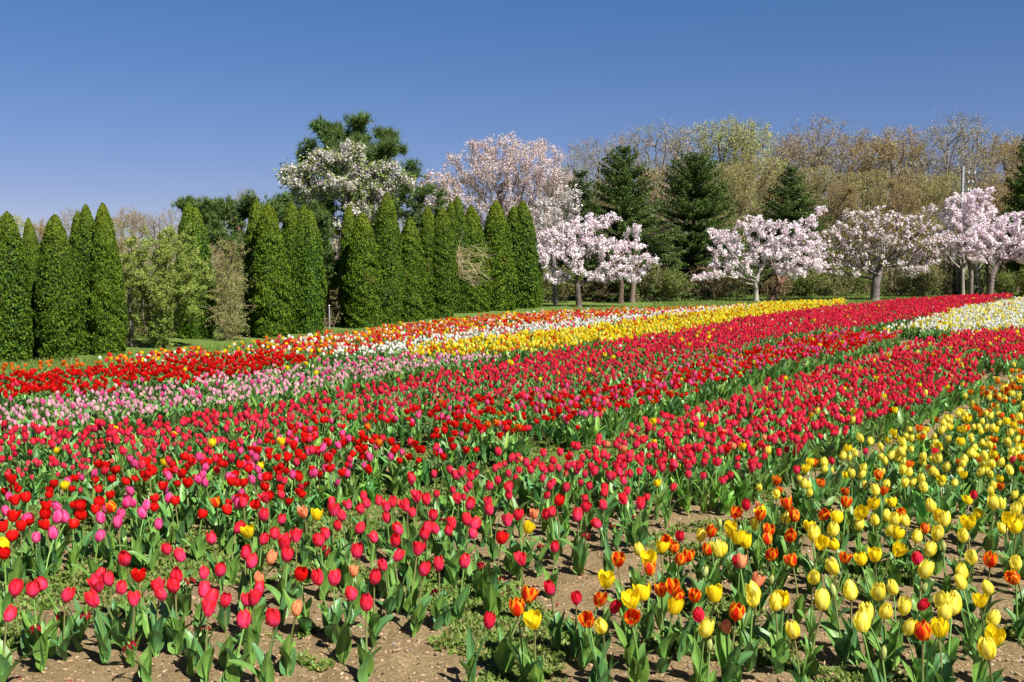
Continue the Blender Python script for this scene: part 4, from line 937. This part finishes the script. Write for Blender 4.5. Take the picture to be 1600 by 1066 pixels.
shrub('shrub', 'rounded light yellow green shrub between the column trees on the left', 255, 541, 18.6,
      [(262, 432, 66, 66), (258, 440, 52, 52), (240, 400, 46, 40), (272, 388, 40, 36), (300, 420, 34, 34), (215, 430, 24, 44), (260, 450, 56, 36), (310, 460, 26, 30), (230, 490, 30, 26), (285, 490, 34, 22)],
      [(0.25, 0.32, 0.055), (0.33, 0.39, 0.09), (0.18, 0.25, 0.04)], 13000, .017, stems=13, npts=1500, twl=.26)
shrub('thicket', 'tangled brown bramble thicket in the hedge gap right of the light green shrub', 360, 533, 20.5,
      [(350, 400, 18, 30), (365, 440, 24, 40), (350, 480, 22, 34), (375, 500, 16, 26), (375, 390, 14, 20)],
      [(0.30, 0.32, 0.10), (0.26, 0.20, 0.10), (0.24, 0.28, 0.08)], 2600, .015, bark=(0.24, 0.17, 0.11), cat='thicket', stems=12, twl=.4, npts=600, step=.12)
shrub('thicket', 'dry brown twigs beside the grey trunk left of the light green shrub', 205, 548, 18.8,
      [(205, 500, 14, 34), (215, 520, 12, 20), (203, 450, 12, 30)], [(0.25, 0.22, 0.10)], 200, .015, bark=(0.27, 0.19, 0.12), cat='thicket', stems=8, npts=420, step=.1, twl=.3)
_bx, _Y = 720, 31.8; _X = xat(_bx, 490, _Y); g = Geo(); _zt = ztop(728, 380, _Y)
smoothtube([[0, 0, -.05], [.03, .0, _zt * .5], [0, -.1, _zt]], [.03, .022, .01], (0.34, 0.26, 0.17), 7, g)
_k = F / _Y
for q in range(34):
    z0 = rng.uniform(.4, .85) * _zt; ex = rng.uniform(-.3, .95); L1 = rng.uniform(.8, 1.25); dz = rng.uniform(-.35, .35)
    P = [np.array([0, 0, z0]), np.array([ex * .3, -L1 * .7, z0 + .15]), np.array([ex * .7, -L1 * 1.15, z0 + .15 + dz * .3]), np.array([ex * 1.1, -L1 * 1.35, z0 + dz * .8 - .1])]
    smoothtube(P, [.010, .007, .005, .002], (0.40, 0.31, 0.18), 4, g)
    for w_ in range(5):
        a0 = P[2] * (1 - w_ / 5) + P[3] * (w_ / 5); d = np.array([rng.normal(.2, .2), rng.normal(0, .15), rng.normal(0, .18)]); smoothtube([a0, a0 + d * .5, a0 + d], [.005, .004, .0015], (0.48, 0.38, 0.23), 3, g, cap=False)
put_tree('bare_shrub', 'tan bare twigs arching out between the column trees near the hedge middle', 'bare shrub', (_X, _Y, 0), [('branches', g.mesh('branches', [M_TWIG]))])
shrub('bare_shrub', 'dry brown undergrowth at the foot of the hedge gap by the grey post', 508, 523, 23.5,
      [(500, 505, 8, 14), (520, 508, 12, 14)], [(0.25, 0.2, 0.1)], 80, .014, bark=(0.24, 0.17, 0.11), cat='bare shrub', stems=5, npts=90)

# --- bare and budding wood behind
def bare_mesh(seed, H, Wc, zc0, cols, barkc, npts=1300, bud=2600, step=.36, budsize=.045, twn=7, trunkh=.25, lob=14):
    r_ = np.random.default_rng(seed); bl = []
    for i in range(lob):
        a = r_.uniform(0, 6.28); q = r_.random(); z = H * (zc0 + (.93 - zc0) * r_.random()); rr = Wc * .62 * math.sqrt(q) * math.sin(math.pi * min(.98, max(.12, (z / H - zc0) / (1.02 - zc0) * .7 + .25)))
        s = Wc * r_.uniform(.24, .42); bl.append((math.cos(a) * rr, z, s, s * .8, math.sin(a) * rr, s))
    bl.append((0, H * .86, Wc * .4, H * .13, 0, Wc * .4))
    tr = [(0, 0, -.1), (r_.normal(0, .1), 0, H * trunkh * .5), (r_.normal(0, .2), 0, H * trunkh)]
    NA, par, r, ch = skeleton(bl, tr, npts, step, step * 1.25,   .007, H * .017, .2, upb=.25, jit=.13)
    g = skel_geo(NA, par, r, barkc, 5); ti = np.where(ch < .018)[0]; ti = ti[ti > 6]
    P, D, Lh = twigs(g, NA, ti, twn, step * 1.9, .0075, [barkc, tuple(np.array(barkc) * 1.35)], upb=.9)
    P2, D2, L2 = twigs(g, P[:len(P)] + D * (Lh * .5)[:, None], np.arange(len(P)), 1, step * 1.2, .006, [barkc], upb=.7)
    ms = [('trunk', g.mesh('trunk', [M_TWIG]))]
    if bud:
        k = rng.integers(0, len(P), bud); c = P[k] + D[k] * (Lh[k] * rng.uniform(.2, 1.05, bud))[:, None] + rng.normal(0, .08, (bud, 3))
        cc = np.array(cols)[rng.integers(0, len(cols), bud)] * rng.uniform(.7, 1.3, (bud, 1))
        ms.append(('crown', leafcloud(c, rng.normal(size=c.shape), rng.uniform(.6, 1.3, bud) * budsize, budsize * .5, cc).mesh('crown', [M_FOL], False)))
    return ms
OL = [(0.30, 0.30, 0.09), (0.36, 0.34, 0.12), (0.28, 0.23, 0.10)]; BRN = [(0.34, 0.23, 0.09), (0.29, 0.22, 0.10), (0.36, 0.30, 0.11)]; YG = [(0.34, 0.36, 0.10), (0.42, 0.42, 0.15)]
GB = (0.21, 0.18, 0.16); BB = (0.19, 0.14, 0.10)
KINDS = {
 'grey1': bare_mesh(31, 10, 2.9, .48, BRN, GB, bud=3500), 'grey2': bare_mesh(32, 10, 2.5, .45, BRN, GB, bud=3000), 'grey3': bare_mesh(36, 10, 3.3, .5, OL, GB, bud=4000),
 'brown1': bare_mesh(33, 10, 2.9, .38, BRN, BB, bud=14000), 'olive1': bare_mesh(34, 10, 3.0, .32, OL, BB, bud=18000), 'yellow1': bare_mesh(35, 10, 2.8, .42, YG, GB, bud=13000),
 'olive2': bare_mesh(37, 10, 3.5, .22, OL, BB, bud=24000, trunkh=.15), 'brown2': bare_mesh(38, 10, 3.4, .2, BRN, BB, bud=20000, trunkh=.15)}
WORD = {'grey1': 'bare grey', 'grey2': 'slender bare grey', 'grey3': 'wide bare grey', 'brown1': 'reddish brown budding', 'brown2': 'bushy russet budding', 'olive1': 'olive green budding', 'olive2': 'bushy olive budding', 'yellow1': 'yellow green budding'}
WOOD = [  # x, top v, distance, kind, width factor, where
 (925, 222, 58, 'grey2', 1, 'left of the pointed spruce top'), (965, 215, 62, 'grey1', 1, 'directly behind the pointed spruce'), (1030, 196, 57, 'grey3', 1.1, 'towering between the two large spruces'),
 (1075, 205, 61, 'grey1', 1, 'right behind the rounded spruce top'), (1122, 195, 58, 'yellow1', 1, 'right of the rounded spruce'), (1170, 200, 57, 'yellow1', 1.05, 'above left of the small spruce top'),
 (1215, 215, 60, 'grey2', 1, 'left of the small spruce top'), (1280, 190, 57, 'grey1', 1.05, 'right of the small spruce top, very twiggy'), (1248, 212, 61, 'brown1', 1, 'straight behind the small spruce'),
 (1330, 208, 60, 'brown1', 1, 'behind the left side of the third cherry'), (1395, 202, 57, 'brown1', 1.2, 'behind the middle of the third cherry, wide crown'), (1440, 215, 62, 'grey2', 1, 'right behind the third cherry'),
 (1478, 182, 57, 'grey3', 1.05, 'tallest in the wood, left of the utility pole'), (1525, 204, 59, 'grey1', 1.05, 'right of the utility pole top'), (1565, 212, 61, 'brown1', 1, 'just left of the right hand cypress'),
 (1610, 215, 64, 'olive1', 1, 'beyond the right hand cypress'),
 (945, 285, 50, 'olive2', .9, 'low between two spruces on the left'), (1020, 262, 52, 'brown2', .9, 'low between the two large spruces'), (1135, 262, 50, 'olive2', 1, 'low right of the rounded spruce'),
 (1175, 245, 52, 'olive1', 1.1, 'mid height left of the small spruce'), (1210, 268, 53, 'brown2', 1, 'low left behind the small spruce'), (1275, 265, 52, 'olive1', 1, 'mid height right of the small spruce'),
 (1310, 285, 50, 'brown2', 1, 'low above the gap between second and third cherry'), (1350, 270, 52, 'olive2', 1, 'low behind the top of the third cherry'), (1400, 275, 50, 'brown2', .9, 'low behind the third cherry, russet'),
 (1445, 280, 51, 'olive1', 1, 'mid height between third and fourth cherry'), (1480, 275, 53, 'olive2', .9, 'low behind the utility pole'), (1545, 280, 51, 'brown1', 1, 'mid height right of the utility pole'), (1590, 270, 53, 'brown2', 1, 'low behind the right hand cypress'),
 (880, 265, 54, 'brown1', .9, 'behind the right side of the tall pale cherry'), (905, 240, 60, 'grey3', .8, 'between tall pale cherry and pointed spruce'), (640, 290, 58, 'grey2', 1, 'behind the big pine on the right'),
 (20, 343, 34, 'yellow1', 1.2, 'behind the hedge at the left edge'), (115, 332, 38, 'grey1', 1.1, 'behind the gap left of the tall twin column trees'), (75, 347, 36, 'brown1', 1, 'behind the slim column tree on the left'),
 (205, 330, 36, 'brown1', 1, 'right of the twin column trees'), (235, 338, 34, 'grey2', 1, 'above the light green shrub on the left'), (265, 332, 38, 'grey1', 1, 'above the light green shrub on the right'),
 (330, 330, 36, 'grey3', 1, 'behind the low spreading pine'), (385, 300, 42, 'grey2', 1, 'showing just above the low spreading pine'), (170, 345, 33, 'olive1', 1, 'behind the twin column trees'), (280, 365, 30, 'olive2', 1, 'low behind the light green shrub'), (345, 372, 30, 'brown2', .9, 'low behind the brown thicket')]
for (x, vt, Y, kd, wf, wh) in WOOD:
    b, H = place(x, 450, vt - 6, Y); s = H / 10.0
    t = thing('woodland_tree', f'{WORD[kd]} tree {wh}', 'bare tree', b, float(rng.uniform(0, 6.28)), 'deciduous trees of the wood', (s * wf * 1.15, s * wf * 1.15, s))
    for nm, me in KINDS[kd]: link(nm, me, t)
# far wood as one mass, and undergrowth along the trees' feet
n = 52000; Y = rng.uniform(66, 84, n); px = rng.uniform(-150, 1750, n); X = (px - 800) / F * Y
top = np.interp(px, [-150, 600, 900, 1000, 1750], [2.6, 3.5, 6.6, 8.0, 8.4]) * (0.8 + .35 * vnoise(px / 30, 0 * px)) * Y / 75 ; Z = top * rng.random(n) ** .8
col = np.array([(0.24, 0.20, 0.14), (0.30, 0.26, 0.15), (0.20, 0.17, 0.12), (0.28, 0.28, 0.12)])[rng.integers(0, 4, n)] * rng.uniform(.7, 1.3, (n, 1))
g = leafcloud(np.c_[X, Y, Z], rng.normal(size=(n, 3)) + [0, -.6, 0], rng.uniform(.15, .4, n), rng.uniform(.02, .07, n), col)
m = 420; px = rng.uniform(-150, 1750, m); Yt = rng.uniform(64, 82, m); Xt = (px - 800) / F * Yt; ht = np.interp(px, [-150, 600, 900, 1750], [2.6, 3.5, 7, 8.5])
tubes(np.c_[Xt, Yt, 0 * Xt - .1], np.c_[Xt + rng.normal(0, .3, m), Yt, ht], rng.uniform(.06, .14, m), .03 + 0 * Xt, (0.15, 0.125, 0.10), 5, g)
tag(link('far_woodland', g.mesh('far_woodland', [M_TWIG], False)), 'hazy brown mass of bare woodland far behind the trees', 'woodland', 'stuff')
def ug_mesh(seed, cols, bark, nl=1500):
    nl = nl * 2
    r_ = np.random.default_rng(seed); bl = [(r_.normal(0, .6), r_.uniform(.4, 1.1), .6, .5, r_.normal(0, .4), .5) for _ in range(6)]; pts = samp_blobs(bl, 420, .3)
    starts = [((r_.normal(0, .5), r_.normal(0, .3), -.02), -1 if _ == 0 else 0) for _ in range(9)]; NA, par = colonize(pts, starts, .16, .2, upb=.2); r, ch = radii(NA, par, .006)
    g = skel_geo(NA, par, r, bark, 4); P, D, Lh = twigs(g, NA, np.arange(len(NA)), 3, .35, .006, [bark, tuple(np.array(bark) * 1.5)], upb=.8)
    k = rng.integers(0, len(P), nl); c = P[k] + D[k] * (Lh[k] * rng.random(nl))[:, None] + rng.normal(0, .03, (nl, 3)); cc = np.array(cols)[rng.integers(0, len(cols), nl)] * rng.uniform(.7, 1.3, (nl, 1))
    return [('branches', g.mesh('branches', [M_TWIG], False)), ('leaves', leafcloud(c, rng.normal(size=c.shape), .035, .02, cc).mesh('leaves', [M_FOL], False))]
UG = {'green': ug_mesh(51, [(0.13, 0.17, 0.03), (0.20, 0.23, 0.05)], (0.14, 0.11, 0.08), 2600), 'brown': ug_mesh(52, [(0.22, 0.14, 0.06), (0.18, 0.15, 0.06)], (0.20, 0.14, 0.10), 1200), 'olive': ug_mesh(53, [(0.20, 0.20, 0.06), (0.15, 0.16, 0.05)], (0.17, 0.13, 0.10), 2200)}
spots = [(870, 40, 'brown', 'left of the leftmost cherry trunk'), (935, 41, 'brown', 'right of the leftmost cherry trunk'), (1010, 40.5, 'olive', 'at the foot of the two spruces'), (1055, 41, 'green', 'left foot of the rounded spruce'), (1120, 43, 'brown', 'right foot of the rounded spruce'),
         (1150, 46, 'olive', 'left of the pale cherry trunk'), (1215, 46, 'brown', 'right of the pale cherry trunk'), (1255, 46, 'green', 'below the gap after the second cherry'), (1295, 47, 'olive', 'left of the thick dark cherry trunk, farther'), (1330, 48, 'green', 'just left of the thick dark cherry trunk'),
         (1410, 47.5, 'olive', 'just right of the thick dark cherry trunk'), (1445, 48, 'olive', 'between third and fourth cherry trunks'), (1480, 49, 'brown', 'left of the utility pole foot'), (1530, 50, 'olive', 'between the two rightmost cherry trunks'), (1575, 46, 'green', 'dense green right of the last cherry trunk'), (1612, 46, 'green', 'at the right edge under the cherry'),
         (975, 43, 'olive', 'between the first cherry and the spruce foot'), (1185, 49, 'green', 'behind the pale cherry trunk'), (1370, 50, 'brown', 'behind the thick dark cherry trunk')]
for k_, (x, Y) in enumerate([(60, 18.5), (125, 19.5), (200, 21), (235, 23), (290, 23), (340, 23.5), (365, 25), (440, 25), (500, 27), (525, 26.5), (585, 29), (640, 31), (700, 33), (760, 35.5), (850, 39.5)]):
    spots.append((x, Y, ('brown', 'olive', 'green')[k_ % 3], 'behind the ' + ('slim column tree on the left', 'twin column trees on the left', 'slim grey trunk', 'light green shrub, left part', 'light green shrub, right part', 'brown thicket', 'brown thicket, farther back', 'bulging column tree', 'grey post, left side', 'grey post, right side', 'tallest column tree', 'shortest column tree', 'tan bare twigs', 'wide based column tree', 'end of the hedge')[k_]))
for x, Y, kd, wh in spots:
    b, _ = place(x, 460, 300, Y); s = rng.uniform(.8, 1.1) * (1 if x > 865 or Y > 36 else .95)
    t = thing('undergrowth_bush', f'{kd} tangled bush {wh}', 'bush', b, float(rng.uniform(0, 6.28)), 'bushes under the trees', (s * 1.1, s, s * .95))
    for nm, me in UG[kd]: link(nm, me, t)
# leaning dark trunk and grey trunks on the right
def trunk_thing(name, lab, cat, pts, rad, col, mat=M_BARK):
    b = pts[0]; g = Geo(); smoothtube([np.array(p) - [b[0], b[1], 0] for p in pts], rad, col, 10, g)
    return g, b
for (x, xt, vt, Y, lab, rr) in ((1505, 1504, 415, 47, 'straight pale grey trunk left of the leaning one', .09), (1534, 1524, 415, 47.5, 'pale grey trunk leaning left beside the cherries', .09), (1492, 1491, 415, 49, 'dark straight trunk near the utility pole foot', .11)):
    b, H = place(x, 450, vt, Y); dx = xat(xt, vt, Y) - b[0]; g = Geo()
    smoothtube([[0, 0, -.1], [dx * .1, 0, .2], [dx * .5, 0, H * .5], [dx, 0, H]], [rr * 1.25, rr, rr * .85, rr * .7], (0.24, 0.22, 0.19) if 'pale' in lab else (0.05, .045, .04), 10, g)
    for q in range(7):
        a = rng.uniform(0, 6.28); z0 = H * rng.uniform(.75, 1); smoothtube([[dx * z0 / H, 0, z0], [dx + math.cos(a) * .5, math.sin(a) * .5, z0 + .5], [dx + math.cos(a) * .9, math.sin(a) * .9, z0 + 1.3]], [.05, .03, .01], (0.25, 0.22, 0.19), 5, g)
    put_tree('grey_tree' if 'pale' in lab else 'dark_tree', lab, 'tree', b, [('trunk', g.mesh('trunk', [M_BARK]))])
b, H = place(1205, 462, 425, 42.5); g = Geo(); smoothtube([[0, 0, -.05], [.15, 0, .3], [.35, 0, .7], [.75, 0, 1.15], [.95, 0, 1.8]], [.16, .14, .12, .09, .05], (0.17, 0.09, 0.06), 9, g)
smoothtube([[.35, 0, .7], [.2, .1, 1.2], [-.1, .1, 1.8]], [.1, .07, .03], (0.17, 0.09, 0.06), 7, g)
put_tree('old_tree', 'reddish brown leaning trunk right of the pale cherry trunk', 'tree', b, [('trunk', g.mesh('trunk', [M_BARK]))])
for x, Y, lab, c in ((970, 38.8, 'reddish brown stout trunk under the leftmost cherry', (0.10, 0.065, 0.05)), (988, 39.5, 'tan stout trunk beside the reddish one', (0.15, 0.11, 0.08))):
    b, H = place(x, 478, 440, Y); g = Geo(); smoothtube([[0, 0, -.05], [0, 0, .25], [.03, 0, .7], [-.1, 0, 1.5]], [.15, .11, .10, .07], c, 9, g)
    for q in range(4): a = q * 1.6; smoothtube([[-.05, 0, 1.0], [math.cos(a) * .3, math.sin(a) * .3, 1.6], [math.cos(a) * .6, math.sin(a) * .6, 2.1]], [.08, .05, .02], c, 6, g)
    put_tree('old_tree', lab, 'tree', b, [('trunk', g.mesh('trunk', [M_BARK]))])
b, H = place(206, 545, 480, 19.0); g = Geo(); smoothtube([[0, 0, -.05], [.01, 0, .3], [-.02, 0, .75], [.0, 0, 1.5]], [.05, .04, .035, .02], (0.30, 0.28, 0.25), 8, g)
for q in range(5): a = q * 1.3; smoothtube([[-.02, 0, .8 + .12 * q], [math.cos(a) * .15, math.sin(a) * .15, 1.1 + .12 * q], [math.cos(a) * .22, math.sin(a) * .22, 1.45 + .1 * q]], [.018, .012, .004], (0.28, 0.25, 0.22), 5, g)
put_tree('grey_tree', 'slim grey trunk just right of the twin column trees', 'tree', b, [('trunk', g.mesh('trunk', [M_BARK]))])
# --- fence post in the hedge gap
b, H = place(515, 520, 478, 24.0); t = thing('metal_post', 'thin grey metal post standing in the hedge gap', 'post', b)
g = Geo(); smoothtube([[0, 0, -.05], [0, 0, H]], [.016, .016], (0.30, 0.31, 0.32), 10, g); link('pole', g.mesh('pole', [M_METAL]), t)
g = Geo(); smoothtube([[0, 0, H], [0, 0, H + .012], [0, 0, H + .02]], [.026, .026, .012], (0.5, 0.5, 0.5), 10, g); link('cap', g.mesh('cap', [M_METAL]), t)
# --- utility pole
Y = 50; b, H = place(1498, 452, 260, Y); t = thing('utility_pole', 'grey concrete utility pole with insulators rising behind the cherries', 'utility pole', b)
g = Geo(); smoothtube([[0, 0, -.1], [0, 0, 2.5], [0, 0, H]], [.10, .09, .07], (0.30, 0.32, 0.34), 14, g); link('pole', g.mesh('pole', [M_CONC]), t)
for dz, Lx in ((.42, .6), (.85, .5), (1.25, .4)):
    g = Geo(); boxg(g, (Lx / 2 + .1, 0, H - dz), (Lx, .09, .08), (0.05, 0.05, 0.055)); arm = link('cross_arm', g.mesh('cross_arm', [M_METAL], False), t)
    for q in range(2):
        g = Geo(); xx = .3 + q * (Lx - .3); smoothtube([[xx, 0, H - dz + .03], [xx, 0, H - dz + .06], [xx, 0, H - dz + .10], [xx, 0, H - dz + .14], [xx, 0, H - dz + .17]], [.02, .035, .02, .03, .015], (0.70, 0.70, 0.68), 10, g)
        link('insulator', g.mesh('insulator', [M_METAL]), arm)
for i, dz in enumerate((.27, .70)):
    s = np.linspace(0, 1, 14); x0 = b[0] + .75; P = np.stack([x0 + s * 16, b[1] + s * 6, H - dz + 1.3 * s - 1.6 * s * (1 - s)], -1); g = Geo(); smoothtube(P, .012, (0.03, 0.03, 0.03), 5, g)
    tag(link('power_line', g.mesh('power_line', [M_METAL])), ('upper' if i == 0 else 'lower') + ' thin black cable running right from the utility pole', 'cable', group='cables from the utility pole')
